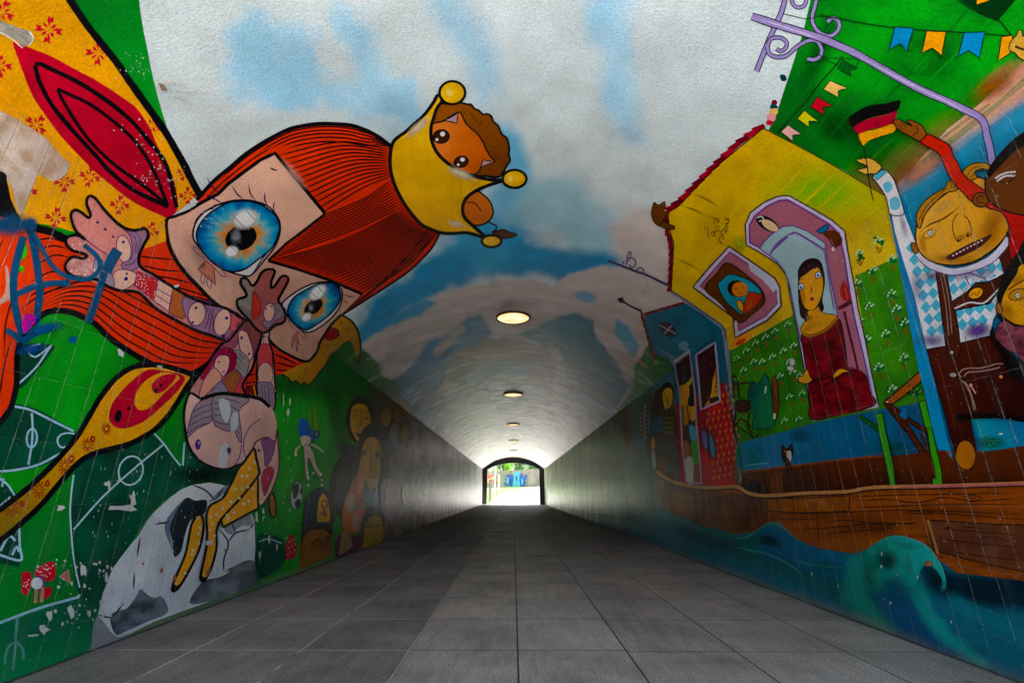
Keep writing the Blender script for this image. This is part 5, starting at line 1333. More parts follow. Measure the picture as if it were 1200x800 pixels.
def paving():
    m, nt = new_mat('concrete_slab_paving'); n = N(nt)
    geo = n('ShaderNodeNewGeometry'); X, Y, Z = n('ShaderNodeSeparateXYZ', {0: geo.outputs['Position']}).outputs
    left = n.math('LESS_THAN', X, -.735)
    def cell(c, per, off):
        u = n.math('DIVIDE', n.math('SUBTRACT', c, off), per)
        f = n.math('FRACT', u)
        return n.math('FLOOR', u), n.math('MULTIPLY', n.math('ABSOLUTE', n.math('SUBTRACT', f, .5)), per)
    CX, RY = .767, .829
    ix, dx = cell(X, CX, .03)
    # rows shift a little from lane to lane, as laid
    sh = n.math('MULTIPLY', n.math('GREATER_THAN', X, .8), .03)
    iy, dy = cell(n.math('ADD', Y, sh), RY, .42)
    wv = n('ShaderNodeTexNoise', {'Vector': geo.outputs['Position'], 'Scale': 3.0, 'Detail': 4.0}).outputs[0]
    jw = n.math('ADD', n.math('ADD', .0045, n.math('MULTIPLY', left, .002)), n.math('MULTIPLY', wv, .004))
    def jm(d, per): return n.math('MULTIPLY', n.math('SUBTRACT', d, n.math('SUBTRACT', per / 2, jw)), 420.0, clamp=True)
    jx, jyy = jm(dx, CX), jm(dy, RY)
    j = n.math('MAXIMUM', jx, n.math('MULTIPLY', jyy, .8))
    idv = n('ShaderNodeCombineXYZ', {0: ix, 1: iy}).outputs[0]
    rnd = n('ShaderNodeTexWhiteNoise', {'Vector': idv}).outputs['Value']
    n1 = n('ShaderNodeTexNoise', {'Vector': geo.outputs['Position'], 'Scale': 1.4, 'Detail': 6.0, 'Roughness': .6}).outputs[0]
    n2 = n('ShaderNodeTexNoise', {'Vector': geo.outputs['Position'], 'Scale': 85.0, 'Detail': 2.0, 'Roughness': .7}).outputs[0]
    n3 = n('ShaderNodeTexNoise', {'Vector': n('ShaderNodeMapping', {'Vector': geo.outputs['Position'], 'Scale': (7, 1.2, 1), 'Rotation': (0, 0, .25)}).outputs[0], 'Scale': 2.0, 'Detail': 7.0, 'Roughness': .65}).outputs[0]
    v = n.math('ADD', n.math('MULTIPLY', rnd, .12), n.math('MULTIPLY', n1, .9))
    v = n.math('ADD', v, n.math('MULTIPLY', n3, .7))
    f = n('ShaderNodeMapRange', {'Value': v, 'From Min': .6, 'From Max': 1.25}).outputs[0]
    cr = n.mix(f, rgb('#8a8076'), rgb('#d0c4b6')); cl = n.mix(f, rgb('#625a56'), rgb('#aea49a'))
    col = n.mix(left, cr, cl)
    spk = n('ShaderNodeMapRange', {'Value': n2, 'From Min': .3, 'From Max': .7, 'To Min': .42, 'To Max': 1.7}).outputs[0]
    col = n.mix(1.0, col, n('ShaderNodeCombineColor', {0: spk, 1: spk, 2: spk}).outputs[0], 'MULTIPLY')
    # dust against both walls
    ed = n.math('MULTIPLY', n.math('SUBTRACT', n.math('ABSOLUTE', X), n.math('ADD', 2.35, n.math('MULTIPLY', n3, .7))), 2.4, clamp=True)
    col = n.mix(n.math('MULTIPLY', ed, .22), col, rgb('#8e867c'))
    gap = n.math('MULTIPLY', n.math('SUBTRACT', n.math('ABSOLUTE', X), n.math('SUBTRACT', 2.965, n.math('MULTIPLY', wv, .02))), 90.0, clamp=True)
    col = n.mix(n.math('MULTIPLY', gap, .85), col, rgb('#1c1a18'))
    jc = n.mix(left, rgb('#22201e'), rgb('#cfc8bf'))
    jlite = n.math('MULTIPLY', n.math('SUBTRACT', wv, .28), 6.0, clamp=True)
    jcol = n.mix(n.math('MULTIPLY', left, jlite), rgb('#22201e'), jc)
    col = n.mix(n.math('MULTIPLY', j, .92), col, jcol)
    stn = n('ShaderNodeTexNoise', {'Vector': geo.outputs['Position'], 'Scale': .9, 'Detail': 7.0, 'Roughness': .7}).outputs[0]
    stn = n.math('MULTIPLY', n.math('SUBTRACT', stn, .54), 7.0, clamp=True)
    col = n.mix(n.math('MULTIPLY', stn, .38), col, rgb('#3c3631'))
    # gum and bits of litter-sized specks
    vo = n('ShaderNodeTexVoronoi', {'Vector': geo.outputs['Position'], 'Scale': 3.1}, feature='F1').outputs['Distance']
    gum = n.math('LESS_THAN', vo, n.math('MULTIPLY', n1, .085))
    col = n.mix(n.math('MULTIPLY', gum, .6), col, rgb('#25221f'))
    vo2 = n('ShaderNodeTexVoronoi', {'Vector': geo.outputs['Position'], 'Scale': 3.7}, feature='F1').outputs['Distance']
    col = n.mix(n.math('MULTIPLY', n.math('LESS_THAN', vo2, .013), .9), col, rgb('#c8c6bf'))
    h = n.math('ADD', n.math('MULTIPLY', n2, .003), n.math('MULTIPLY', n3, .0015))
    h = n.math('ADD', h, n.math('ADD', n.math('MULTIPLY', j, -.004), n.math('MULTIPLY', rnd, .0004)))
    b = n('ShaderNodeBump', {'Strength': 1.0, 'Distance': 1.0, 'Height': h}).outputs[0]
    ro = n('ShaderNodeMapRange', {'Value': n3, 'To Min': .42, 'To Max': .8}).outputs[0]
    bs = n('ShaderNodeBsdfPrincipled', {'Base Color': col, 'Roughness': ro, 'Normal': b, 'Specular IOR Level': .35})
    nt.links.new(bs.outputs[0], n('ShaderNodeOutputMaterial').inputs[0])
    return m

# ================================================================== objects
def tag(o, label=None, cat=None, group=None, kind=None):
    for k, v in (('label', label), ('category', cat), ('group', group), ('kind', kind)):
        if v: o[k] = v
    return o
def empty(name, loc=(0, 0, 0)):
    o = bpy.data.objects.new(name, None); COL.objects.link(o); o.location = loc; return o
def mesh_obj(name, v, f, mats, parent=None, smooth=False, loc=None):
    me = bpy.data.meshes.new(name); me.from_pydata([tuple(p) for p in v], [], [tuple(q) for q in f]); me.update()
    for m in (mats if isinstance(mats, (list, tuple)) else [mats]): me.materials.append(m)
    if smooth: me.polygons.foreach_set('use_smooth', [True] * len(me.polygons))
    o = bpy.data.objects.new(name, me); COL.objects.link(o)
    if parent: o.parent = parent
    if loc: o.location = loc
    return o
def box(x0, x1, y0, y1, z0, z1):
    v = [(x, y, z) for z in (z0, z1) for y in (y0, y1) for x in (x0, x1)]
    f = [(0, 2, 3, 1), (4, 5, 7, 6), (0, 1, 5, 4), (2, 6, 7, 3), (0, 4, 6, 2), (1, 3, 7, 5)]
    return v, f
def join(*parts):
    V, Fc = [], []
    for v, f in parts:
        o = len(V); V += list(v); Fc += [tuple(i + o for i in q) for q in f]
    return V, Fc

tunnel = tag(empty('pedestrian_underpass', (0, 0, 0)), 'vaulted underpass with tiled walls covered in a bright mural', 'underpass')

# base coats: fine sheets carrying the sprayed background
def lining(name, s0, s1, colour, label=None):
    k0, k1 = int(np.argmin(np.abs(S - s0))), int(np.argmin(np.abs(S - s1)))
    ss = []
    sub = 5 if k1 - k0 > 3 else 110
    for k in range(k0, k1):
        ss += list(S[k] + (S[k + 1] - S[k]) * np.arange(sub) / sub)
    ss.append(S[k1]); ss = np.array(ss)
    u = np.linspace(1 / (1.3 + 1.5), 1 / (Y1 - .35 + 1.5), 300)
    ys = np.concatenate([[Y0, .9, 1.1, 1.25], 1 / u - 1.5])
    SS, YY = np.meshgrid(ss, ys)
    px, py = sy_to_px(SS.ravel(), YY.ravel())
    col = colour(px, py)
    if name == 'tiled_wall':
        col = foot(col, SS.ravel(), YY.ravel())
    col = np.concatenate([np.clip(col, .002, .85), np.ones((len(px), 1))], 1)
    xyz = sy_to_xyz(SS.ravel(), YY.ravel(), 0.0)
    nx, ny = len(ss), len(ys)
    i = np.arange(ny - 1)[:, None] * nx + np.arange(nx - 1)[None]
    i = i.ravel()
    q = np.stack([i, i + nx, i + nx + 1, i + 1], 1)
    me = bpy.data.meshes.new(name)
    me.vertices.add(len(xyz)); me.vertices.foreach_set('co', xyz.ravel())
    me.loops.add(len(q) * 4); me.loops.foreach_set('vertex_index', q.ravel())
    me.polygons.add(len(q)); me.polygons.foreach_set('loop_start', np.arange(len(q)) * 4)
    a = me.color_attributes.new('Col', 'FLOAT_COLOR', 'POINT'); a.data.foreach_set('color', col.ravel())
    me.update(calc_edges=True); me.validate()
    me.polygons.foreach_set('use_smooth', [True] * len(q))
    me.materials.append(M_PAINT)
    o = bpy.data.objects.new(name, me); COL.objects.link(o); o.parent = tunnel
    if label: o['label'] = label
    return o
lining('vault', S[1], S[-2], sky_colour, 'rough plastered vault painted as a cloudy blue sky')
lining('tiled_wall', S[0], S[1], left_colour, 'left tiled wall painted green behind the winged girl')
lining('tiled_wall', S[-2], S[-1], right_colour, 'right tiled wall painted with sea and sky behind the boat')

LABELS = {
 'painted_hillside#left': 'green slope painted behind the big wing',
 'painted_hillside#right': 'green slope running from the lamp post to the yellow house',
 'painted_winged_girl': 'giant red haired girl with wings and blue eyes',
 'painted_crowned_creature': 'orange cat-eared lion cub peeping out of the crown',
 'painted_gold_crown': 'golden crown with three round knobs tilted on the girl',
 'painted_pitch_line': 'dark green pitches with chalk-white markings',
 'painted_football': 'half buried white and grey football beneath the legs',
 'painted_mushroom': 'red spotted mushroom beside white flakes, low at the left',
 'painted_mushroom#2': 'small red toadstool beside the boy in the cap',
 'painted_small_dancer': 'small blue haired dancer with long legs',
 'painted_small_ball': 'tiny white football below the dancer',
 'painted_face#1': 'long yellow face with dark red lips, topmost',
 'painted_face#2': 'yellow face above a blue scarf',
 'painted_face#3': 'brown profile with long black hair',
 'painted_face#4': 'yellow face with closed eyes at the foot of the wall',
 'painted_crowd': 'dim faces and clothes fading towards the exit',
 'painted_capped_boy': 'boy in a navy and yellow cap low on the wall',
 'spray_tag': "dark blue sprayed tag over the girl's flowing hair",
 'bare_plaster_patch': 'pale patches where the paint has flaked off',
 'painted_lamp_post': 'lilac curly lamp post leaning across the sky',
 'painted_bunting': 'strings of coloured swallowtail pennants',
 'painted_house': 'tilted yellow house with green flowered wallpaper',
 'painted_signature': 'small brown handwriting on the yellow gable',
 'painted_door': 'arched lilac framed door with a woman in dark red',
 'painted_window': 'lilac framed window holding a small framed picture',
 'painted_blue_house': 'small blue and red patterned house',
 'painted_sailors': 'crowded yellow faced figures at the stern',
 'painted_balcony': 'green balcony posts, chair and hanging green dress',
 'painted_cat#1': 'brown cat clinging to the gable',
 'painted_cat#2': 'brown cat with a white muzzle sitting on the deck',
 'painted_black_cat': 'black cat curled up by the boat rail',
 'painted_river': 'bright blue water beyond the house',
 'painted_checked_shirt_man': 'man in blue checked shirt and brown leather shorts',
 'painted_flag': 'black, red and gold flag on a thin stick',
 'painted_red_jumper_man': 'brown faced man in red jumper reaching for the flag',
 'painted_bearded_friend': 'yellow face with black hair at the right edge',
 'painted_boat': 'long brown planked boat carrying the houses',
 'painted_wave': 'curling teal wave against the hull',
}
PARTS = {}
def coat_mesh(name, M, parent):
    xyz = np.concatenate(M['v']); t = np.concatenate(M['t']); c = np.concatenate(M['c']); mi = np.concatenate(M['m'])
    name = name.split('#')[0]
    me = bpy.data.meshes.new(name)
    me.vertices.add(len(xyz)); me.vertices.foreach_set('co', xyz.ravel())
    me.loops.add(len(t) * 3); me.loops.foreach_set('vertex_index', t.ravel())
    me.polygons.add(len(t)); me.polygons.foreach_set('loop_start', np.arange(len(t)) * 3)
    a = me.color_attributes.new('Col', 'FLOAT_COLOR', 'POINT'); a.data.foreach_set('color', c.ravel())
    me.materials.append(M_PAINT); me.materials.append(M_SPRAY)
    me.update(calc_edges=True)
    me.polygons.foreach_set('material_index', mi.astype(np.int32)); me.update()
    o = bpy.data.objects.new(name, me); COL.objects.link(o); o.parent = parent
    return o
for (part, sub) in list(MESH):
    if part not in PARTS:
        if (part, None) in MESH:
            PARTS[part] = coat_mesh(part, MESH[(part, None)], tunnel)
        else:
            e = empty(part.split('#')[0]); e.parent = tunnel; PARTS[part] = e
        if part in LABELS: PARTS[part]['label'] = LABELS[part]
        if part == 'bare_plaster_patch': PARTS[part]['kind'] = 'stuff'
    if sub:
        coat_mesh(sub, MESH[(part, sub)], PARTS[part])

# ---- shell, portals, dark ring at the far mouth
M_CONC = simple('weathered_concrete', '#8d8a84', '#6f6c66', 3, .85, .004)
M_DARK = simple('dark_steel', '#131315', '#1d1c1c', 12, .6, .001)
def portal(y, inner, half=9.0, top=5.6):
    """flat concrete face with the tunnel section cut out"""
    v = [(x, y, z) for x, z in inner] ; n0 = len(v); f = []
    outer = []
    for x, z in inner:
        a = math.atan2(x, z - 1.6)
        dx, dz = math.sin(a), math.cos(a)
        k = 1e9
        if abs(dx) > 1e-6: k = min(k, half / abs(dx))
        if dz > 1e-6: k = min(k, (top - 1.6) / dz)
        if dz < -1e-6: k = min(k, 1.6 / -dz)
        outer.append((dx * k, y, 1.6 + dz * k))
    outer[0] = (-half, y, 0); outer[-1] = (half, y, 0)
    v += outer
    for i in range(n0 - 1): f.append((i, i + 1, n0 + i + 1, n0 + i))
    return v, f
pv, pf = portal(Y1 + .02, [tuple(p) for p in prof]); mesh_obj('portal_face', pv, pf, M_CONC, tunnel)['label'] = 'concrete face round the far mouth'
pv, pf = portal(Y0 - .02, [tuple(p) for p in prof]); mesh_obj('portal_face', pv, pf, M_CONC, tunnel)
v, f = join(box(-9, -3.06, Y0, Y1, -.1, 5.59), box(3.06, 9, Y0, Y1, -.1, 5.59), box(-3.06, 3.06, Y0, Y1, 4.6, 5.595))
mesh_obj('outer_shell', v, f, M_CONC, tunnel)
# ring
xi = W - .47
hi = 3.42
riseI = .60
Ri = (xi * xi + riseI ** 2) / (2 * riseI) ; zi = hi - .20 + riseI
inner = [(-xi, 0), (-xi, zi - riseI)]
ai = math.asin(min(1, xi / Ri))
for i in range(1, 20):
    a = -ai + 2 * ai * i / 20
    inner.append((Ri * math.sin(a), zi - Ri + Ri * math.cos(a)))
inner += [(xi, zi - riseI), (xi, 0)]
def resample(p, n):
    p = np.array(p); d = np.concatenate([[0], np.cumsum(np.hypot(*np.diff(p, axis=0).T))])
    u = np.linspace(0, d[-1], n); return np.stack([np.interp(u, d, p[:, 0]), np.interp(u, d, p[:, 1])], 1)
iA = np.concatenate([resample(inner[:2], 6)[:-1], resample(inner[1:-1], 30)[:-1], resample(inner[-2:], 6)])
pr = [tuple(q) for q in prof]
oA = np.concatenate([resample(pr[:2], 6)[:-1], resample(pr[1:-1], 30)[:-1], resample(pr[-2:], 6)]) 
oA = oA * np.array([.997, 1]); oA[:, 1] -= np.where(oA[:, 1] > 1, .008, 0)
n0 = len(iA); rv = []; rf = []
for y in (Y1 - .30, Y1):
    rv += [(x, y, z) for x, z in iA] + [(x, y, z) for x, z in oA]
for i in range(n0 - 1):
    a, b_, c, d = i, i + 1, n0 + i + 1, n0 + i
    rf += [(a, b_, c, d), (a + 2 * n0, d + 2 * n0, c + 2 * n0, b_ + 2 * n0), (a, a + 2 * n0, b_ + 2 * n0, b_), (d, c, c + 2 * n0, d + 2 * n0)]
mesh_obj('mouth_frame', rv, rf, M_DARK, tunnel)['label'] = 'black steel arch framing the bright exit'

# ---- floor
fl_v, fl_f = box(-W, W, Y0 - .3, Y1 + .1, -.05, 0.0)
tag(mesh_obj('floor', fl_v, fl_f, paving()), kind='structure')

# ---- ceiling lights
def emit(name, c, s, hot='#fff2c8'):
    m, nt = new_mat(name); n = N(nt)
    geo = n('ShaderNodeNewGeometry')
    t = n('ShaderNodeTexNoise', {'Vector': geo.outputs['Position'], 'Scale': 5.0, 'Detail': 3.0}).outputs[0]
    f = n('ShaderNodeMapRange', {'Value': t, 'From Min': .35, 'From Max': .65}).outputs[0]
    e = n('ShaderNodeEmission', {'Color': n.mix(f, rgb(c), rgb(hot)), 'Strength': s})
    nt.links.new(e.outputs[0], n('ShaderNodeOutputMaterial').inputs[0])
    return m
LAMP_STRENGTH = .15
M_LENS = emit('lit_diffuser', '#ffc878', LAMP_STRENGTH)
M_RIM = simple('bronze_rim', '#5a3a1c', '#3a2614', 20, .45, .0005, .6)
def disc(z, r, n=40): return [(r * math.cos(2 * math.pi * i / n), r * math.sin(2 * math.pi * i / n), z) for i in range(n)]
def lathe(prof2, n=40, cap0=True, cap1=True):
    v = []; f = []
    for r, z in prof2: v += disc(z, r, n)
    for k in range(len(prof2) - 1):
        for i in range(n):
            j = (i + 1) % n
            f.append((k * n + i, k * n + j, (k + 1) * n + j, (k + 1) * n + i))
    if cap0: f.append(tuple(range(n - 1, -1, -1)))
    if cap1: f.append(tuple((len(prof2) - 1) * n + i for i in range(n)))
    return v, f
first = None
PLACES = ['nearest and largest round ceiling light, glowing warm white', 'second round ceiling light from the camera, above mid tunnel', 'third round ceiling light, a small bright oval', 'fourth round ceiling light, a thin sliver deep in the tunnel',
          'fifth and farthest round ceiling light, close to the bright exit']
for k in range(5):
    y = 8.35 + 7.4 * k
    if first is None:
        t = empty('ceiling_light', (0, y, APEX - .008))
        v, f = lathe([(.345, .012), (.350, -.006), (.345, -.030), (.318, -.036), (.312, -.022), (.312, .005)], 48, False, False)
        mesh_obj('rim', v, f, M_RIM, t, True)
        v, f = lathe([(.311, .002), (.311, -.018), (.27, -.030), (.16, -.040), (.04, -.043)], 48, False, True)
        mesh_obj('diffuser', v, f, M_LENS, t, True)
        first = t
    else:
        t = first.copy(); COL.objects.link(t); t.location = (0, y, APEX - .008)
        for ch in first.children:
            c = ch.copy(); COL.objects.link(c); c.parent = t
    tag(t, PLACES[k], 'ceiling light', 'round lights along the crown of the vault')

# ================================================================== outside the far mouth
M_GROUND = simple('gravelly_ground', '#9a958c', '#86817a', .8, .9, .004)
M_PATH = simple('pale_paving', '#c2beba', '#aeaaa6', 1.2, .85, .003)
M_GRASS = simple('mown_grass', '#4f8a24', '#6aa030', 2.5, .9, .02)
def sheet(name, fn, xs, ys, m, smooth=True):
    v = [(x, y, fn(x, y)) for y in ys for x in xs]
    nx = len(xs)
    f = [(j * nx + i, j * nx + i + 1, (j + 1) * nx + i + 1, (j + 1) * nx + i) for j in range(len(ys) - 1) for i in range(nx - 1)]
    return mesh_obj(name, v, f, m, None, smooth)
def rise(x, y):
    if y < 47: return -.06
    t = min(1, max(0, (y - 47) / 26.0))
    return -.06 + 1.85 * (t * t * (3 - 2 * t)) + max(0, x) * .035 * min(1, (y - 47) / 10)
xs = [-400, -120, -40, -20, -12] + list(np.linspace(-10, 14, 25)) + [20, 40, 120, 400]
ys = [-400, -120, -40, -20, -8, Y0 - .5, 0, 20, 40, 45.6] + list(np.linspace(46.05, 80, 30)) + [120, 300, 900]
tag(sheet('ground', rise, xs, ys, M_GROUND), kind='structure')
# path from the mouth up to the right
pv, pf = [], []
cl = [(46.10, -2.45, 3.2), (49, -2.4, 4.2), (53, -2.3, 6.0), (57, -1.9, 8), (61, -1.2, 10.5), (65, 0.2, 13), (69, 2.4, 17), (72, 5.0, 22)]
for y, a, b_ in cl:
    for k in range(9):
        x = a + (b_ - a) * k / 8; pv.append((x, y, rise(x, y) + .03))
for j in range(len(cl) - 1):
    for k in range(8): pf.append((j * 9 + k, j * 9 + k + 1, (j + 1) * 9 + k + 1, (j + 1) * 9 + k))
tag(mesh_obj('path', pv, pf, M_PATH, None, True), kind='structure')
pv, pf = [], []
for y, a, b_ in cl:
    for k in range(5):
        x = a - 7 + 7 * k / 4 - .02; pv.append((x, y, rise(x, y) + .012))
for j in range(len(cl) - 1):
    for k in range(4): pf.append((j * 5 + k, j * 5 + k + 1, (j + 1) * 5 + k + 1, (j + 1) * 5 + k))
tag(mesh_obj('grass_verge', pv, pf, M_GRASS, None, True), kind='structure')
# apron on the near side, behind the camera
v, f = box(-7, 7, Y0 - 30, Y0 - .31, -.055, -.004)
tag(mesh_obj('forecourt', v, f, M_PATH), kind='structure')

# retaining wall with graffiti
wall_pts = [(-14, 66.0), (-6, 69.0), (-2.6, 70.6), (0, 71.6), (3, 72.6), (7, 73.6), (14, 74.6), (24, 75)]
M_STONE = simple('stained_retaining_wall', '#8f847c', '#6c625c', 1.6, .9, .01, stretch=(1, 1, .5))
def wall_at(x):
    return np.interp(x, [p[0] for p in wall_pts], [p[1] for p in wall_pts])
WT = 2.5
rw = empty('retaining_wall', (0, 71.6, 2.0)); tag(rw, 'grey retaining wall with graffiti closing the view outside', 'retaining wall')
v = []; f = []
xs2 = np.linspace(-14, 24, 60)
for x in xs2:
    y = wall_at(x); zb = rise(x, y) - .4; zt = rise(x, y) + WT + .15 * math.sin(x * .4)
    v += [(x, y - 71.6, zb - 2), (x, y - 71.6, zt - 2), (x, y + .35 - 71.6, zt - 2), (x, y + .35 - 71.6, zb - 2)]
for i in range(len(xs2) - 1):
    for k in range(4):
        f.append((i * 4 + k, i * 4 + (k + 1) % 4, (i + 1) * 4 + (k + 1) % 4, (i + 1) * 4 + k))
mesh_obj('wall_body', v, f, M_STONE, rw)
def graff(name, polys, m, off, label=None):
    V, Fc = [], []
    from mathutils.geometry import tessellate_polygon
    for q in polys:
        o = len(V)
        for x, z in q:
            y = wall_at(x) - off; V.append((x, y - 71.6, rise(x, y) + z - 2))
        Fc += [tuple(i + o for i in t) for t in tessellate_polygon([[Vector((x, z, 0)) for x, z in q]])]
    ob = mesh_obj(name, V, Fc, m, rw)
    if label: ob['label'] = label
def lump(cx, cz, rx, rz, n=14, j=.25, seed=1):
    rr = random.Random(seed)
    return [(cx + rx * math.cos(2 * math.pi * i / n) * (1 + rr.uniform(-j, j)), cz + rz * math.sin(2 * math.pi * i / n) * (1 + rr.uniform(-j, j))) for i in range(n)]
gm = lambda n_, a, b_: simple(n_, a, b_, 2.0, .6, .001)
graff('blue_graffiti', [[(-1.3, .35), (-.9, .15), (-.55, .3), (-.4, .1), (.0, .1), (.1, 1.0), (.0, 1.9), (-.35, 2.0), (-.5, 1.7), (-.75, 1.95), (-1.15, 1.8), (-.95, 1.45), (-1.35, 1.2), (-1.0, .9), (-1.4, .65)],
    [(.95, .1), (1.9, .12), (1.75, .5), (2.0, .75), (1.8, 1.0), (2.15, 1.3), (2.1, 1.75), (1.75, 1.85), (1.7, 1.45), (1.45, 1.6), (1.5, 2.1), (1.15, 2.0), (.9, 1.5)]], gm('royal_blue_spray', '#2450a8', '#1a3c88'), .01, 'royal blue block lettering')
graff('light_blue_graffiti', [[(-.15, .08), (.2, .06), (.42, .8), (.6, .06), (1.05, .08), (.9, 1.2), (1.0, 2.35), (.15, 2.3), (.05, 1.2)], [(-1.0, .5), (-.85, .45), (-.7, 1.0), (-.8, 1.6), (-.95, 1.4)], [(1.2, .4), (1.4, .4), (1.5, 1.0), (1.35, 1.5), (1.2, 1.2)]], gm('sky_blue_spray', '#3a8cc4', '#4c9ccc'), .02, 'lighter blue strokes')
graff('dark_blue_graffiti', [[(.35, 1.5), (.5, .8), (.62, 1.5), (.5, 1.75)], [(-.45, .3), (-.3, .3), (-.35, 1.2), (-.5, 1.1)]], gm('dark_blue_spray', '#0c1c48', '#10245c'), .03)
graff('red_graffiti', [lump(-3.3, 1.25, .95, .62, 16, .2, 3)], gm('coral_spray', '#e8564c', '#d8463c'), .01, 'coral red blob with a yellow mark')
graff('yellow_graffiti', [lump(-3.0, 1.2, .3, .38, 10, .4, 5), lump(-3.7, 1.0, .12, .3, 8, .3, 6)], gm('yellow_spray', '#e8b050', '#e0a040'), .02)

# posts on the left just outside
M_WHITE = simple('white_paint', '#dcdcdc', '#cfcfcf', 6, .5, .001)
def post(name, x, y, r, h, m, label, cat, z0=0, band=None):
    t = empty(name, (x, y, z0)); tag(t, label, cat)
    v, f = lathe([(r * 1.02, -.2), (r, .3), (r * .9, h), (r * .4, h + r * .5)], 16); mesh_obj('shaft', v, f, m, t, True)
    v, f = lathe([(r * 1.9, -.15), (r * 1.9, .05), (r * 1.2, .12), (r * 1.1, .3)], 16); mesh_obj('base', v, f, m, t, True)
    return t
post('signpost', -2.02, 52.0, .07, 4.2, M_WHITE, 'tall white pole standing just outside the exit, left side', 'pole', rise(-2, 52) - .1)
post('bollard', -2.0, 55.0, .09, 2.6, simple('brown_timber', '#4a2c20', '#2c1a14', 5, .8, .003), 'dark brown post between the two white poles', 'post', rise(-2, 55) - .1)
post('marker_post', -1.75, 56.0, .075, 2.7, M_WHITE, 'shorter white pole right of the brown post outside', 'pole', rise(-1.8, 56) - .1)
# railing
rl = empty('railing', (-2.5, 50, 0)); tag(rl, 'grey upright railing bars along the left of the exit path', 'railing')
parts = []
for k in range(9):
    y = 48.5 + k * .8; parts.append(box(-.02, .02, y - 50 - .02, y - 50 + .02, rise(-2.5, y) - .1, rise(-2.5, y) + 2.4))
v, f = join(*parts); mesh_obj('bars', v, f, simple('galvanised_steel', '#8a8c90', '#76787c', 9, .45, .0005, .7), rl)
v, f = join(*[box(-.025, .025, 48.4 - 50 + k, 48.4 - 50 + k + 1.005, rise(-2.5, 48.9 + k) + 2.37, rise(-2.5, 48.9 + k) + 2.43) for k in range(7)]); mesh_obj('top_rail', v, f, bpy.data.materials['galvanised_steel'], rl)

# trees behind the wall
def leaf_mat(name, a, b_):
    m, nt = new_mat(name); n = N(nt)
    oi = n('ShaderNodeNewGeometry')
    t = n('ShaderNodeTexNoise', {'Vector': oi.outputs['Position'], 'Scale': 2.2, 'Detail': 2.0}).outputs[0]
    f = n('ShaderNodeMapRange', {'Value': t, 'From Min': .35, 'From Max': .65}).outputs[0]
    col = n.mix(f, rgb(a), rgb(b_))
    bs = n('ShaderNodeBsdfPrincipled', {'Base Color': col, 'Roughness': .6})
    tr = n('ShaderNodeBsdfTranslucent', {'Color': col})
    mx = n('ShaderNodeMixShader', {0: .35, 1: bs.outputs[0], 2: tr.outputs[0]})
    nt.links.new(mx.outputs[0], n('ShaderNodeOutputMaterial').inputs[0])
    return m
LM = [leaf_mat('leaves_light', '#5c9a28', '#86b83c'), leaf_mat('leaves_dark', '#2f6a24', '#4c8a2c'), leaf_mat('leaves_mid', '#467c2c', '#6a9c38')]
M_BARK = simple('bark', '#4c4036', '#2e2620', 6, .9, .01)
def tree(x, y, h, r, mi, label, seed):
    rr = random.Random(seed); z0 = rise(x, y) - .2
    t = empty('tree', (x, y, z0)); tag(t, label, 'tree', 'trees behind the graffiti wall')
    v, f = lathe([(r * .10, -.3), (r * .07, h * .3), (r * .05, h * .6), (r * .02, h * .85)], 10)
    tp = []
    for k in range(5):
        a = rr.uniform(0, 6.28); p0 = Vector((0, 0, h * rr.uniform(.3, .55))); p1 = Vector((math.cos(a) * r * .7, math.sin(a) * r * .7, h * rr.uniform(.6, .85)))
        d = (p1 - p0); q = d.cross(Vector((0, 0, 1))).normalized(); q2 = d.cross(q).normalized()
        vv = []
        for p, w in ((p0, r * .04), (p1, r * .012)):
            vv += [tuple(p + q * w), tuple(p + q2 * w), tuple(p - q * w), tuple(p - q2 * w)]
        tp.append((vv, [(0, 1, 5, 4), (1, 2, 6, 5), (2, 3, 7, 6), (3, 0, 4, 7)]))
    v, f = join((v, f), *tp); mesh_obj('trunk', v, f, M_BARK, t, True)
    cl_ = [(rr.gauss(0, r * .42), rr.gauss(0, r * .42), h * .66 + rr.gauss(0, h * .16), rr.uniform(.22, .42) * r) for _ in range(26)]
    V, Fc = [], []
    for k in range(5200):
        cx, cy, cz, cr = rr.choice(cl_)
        d = Vector((rr.gauss(0, 1), rr.gauss(0, 1), rr.gauss(0, .8))).normalized() * cr * rr.uniform(.55, 1.05)
        p = Vector((cx, cy, cz)) + d
        a = Vector((rr.gauss(0, 1), rr.gauss(0, 1), rr.gauss(0, 1))).normalized(); b2 = a.cross(Vector((rr.gauss(0, 1), rr.gauss(0, 1), rr.gauss(0, 1)))).normalized()
        s = rr.uniform(.07, .15)
        o = len(V); V += [tuple(p - a * s), tuple(p + b2 * s * .5), tuple(p + a * s), tuple(p - b2 * s * .5)]; Fc.append((o, o + 1, o + 2, o + 3))
    mesh_obj('crown', V, Fc, LM[mi], t)
tree(-5.0, 75.5, 6.6, 2.6, 0, 'light green leafy tree above the coral red graffiti', 4)
tree(-1.6, 77.5, 6.4, 2.3, 0, 'yellow-green tree between the red and the blue graffiti', 9)
tree(1.0, 80.0, 7.0, 2.0, 1, 'dark rounded tree straight above the blue graffiti', 2)
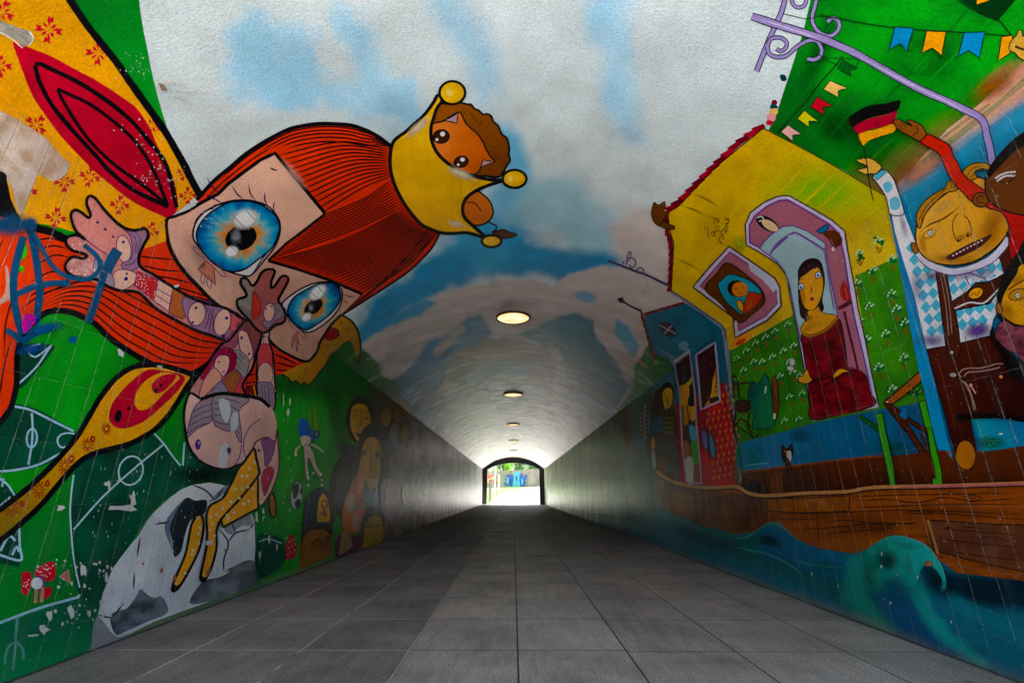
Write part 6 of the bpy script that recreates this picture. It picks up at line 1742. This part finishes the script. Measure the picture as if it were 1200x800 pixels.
tree(4.8, 78.0, 6.2, 2.2, 1, 'deep green tree right of the blue graffiti', 7)
tree(8.6, 79.5, 6.6, 2.4, 2, 'mid green tree low behind the right end of the wall', 13)
tree(-9.5, 76.0, 7.4, 2.8, 2, 'mid green tree behind the white poles at left', 17)

# ================================================================== light, sky, camera
w = bpy.data.worlds.new('World'); scene.world = w; w.use_nodes = True
nt = w.node_tree; nt.nodes.clear(); n = N(nt)
EL, AZ = 50, 70      # sun high to the right, ahead of the camera
sk = n('ShaderNodeTexSky', sky_type='NISHITA', sun_disc=False, sun_elevation=R(EL), sun_rotation=R(AZ), air_density=1.0, dust_density=3.0)
bg = n('ShaderNodeBackground', {'Color': sk.outputs[0], 'Strength': .06})
nt.links.new(bg.outputs[0], n('ShaderNodeOutputWorld').inputs[0])
sun = bpy.data.objects.new('sun', bpy.data.lights.new('sun', 'SUN')); COL.objects.link(sun)
sun.data.energy = 5.0; sun.data.angle = R(.5); sun.data.color = (1, .955, .90)
d = Vector((math.sin(R(AZ)) * math.cos(R(EL)), math.cos(R(AZ)) * math.cos(R(EL)), math.sin(R(EL))))
sun.rotation_euler = (-d).to_track_quat('-Z', 'Y').to_euler(); sun.location = (0, -10, 20)

cam = bpy.data.objects.new('camera', bpy.data.cameras.new('camera')); COL.objects.link(cam)
cam.data.sensor_width = 36; cam.data.lens = 36 * F / 1200; cam.data.clip_end = 2000; cam.data.clip_start = .05
cam.location = (0, 0, EYE); cam.rotation_euler = (math.pi / 2 + PITCH, 0, YAW)
scene.camera = cam
scene.view_settings.view_transform = 'Standard'; scene.view_settings.look = 'None'
scene.view_settings.gamma = 1; scene.view_settings.exposure = 3.12
scene.cycles.max_bounces = 7; scene.cycles.diffuse_bounces = 6; scene.cycles.glossy_bounces = 3; scene.cycles.transparent_max_bounces = 24
scene.cycles.use_denoising = True; scene.cycles.use_adaptive_sampling = True; scene.cycles.adaptive_threshold = .03; scene.cycles.caustics_reflective = False; scene.cycles.caustics_refractive = False
scene.cycles.sample_clamp_indirect = 0
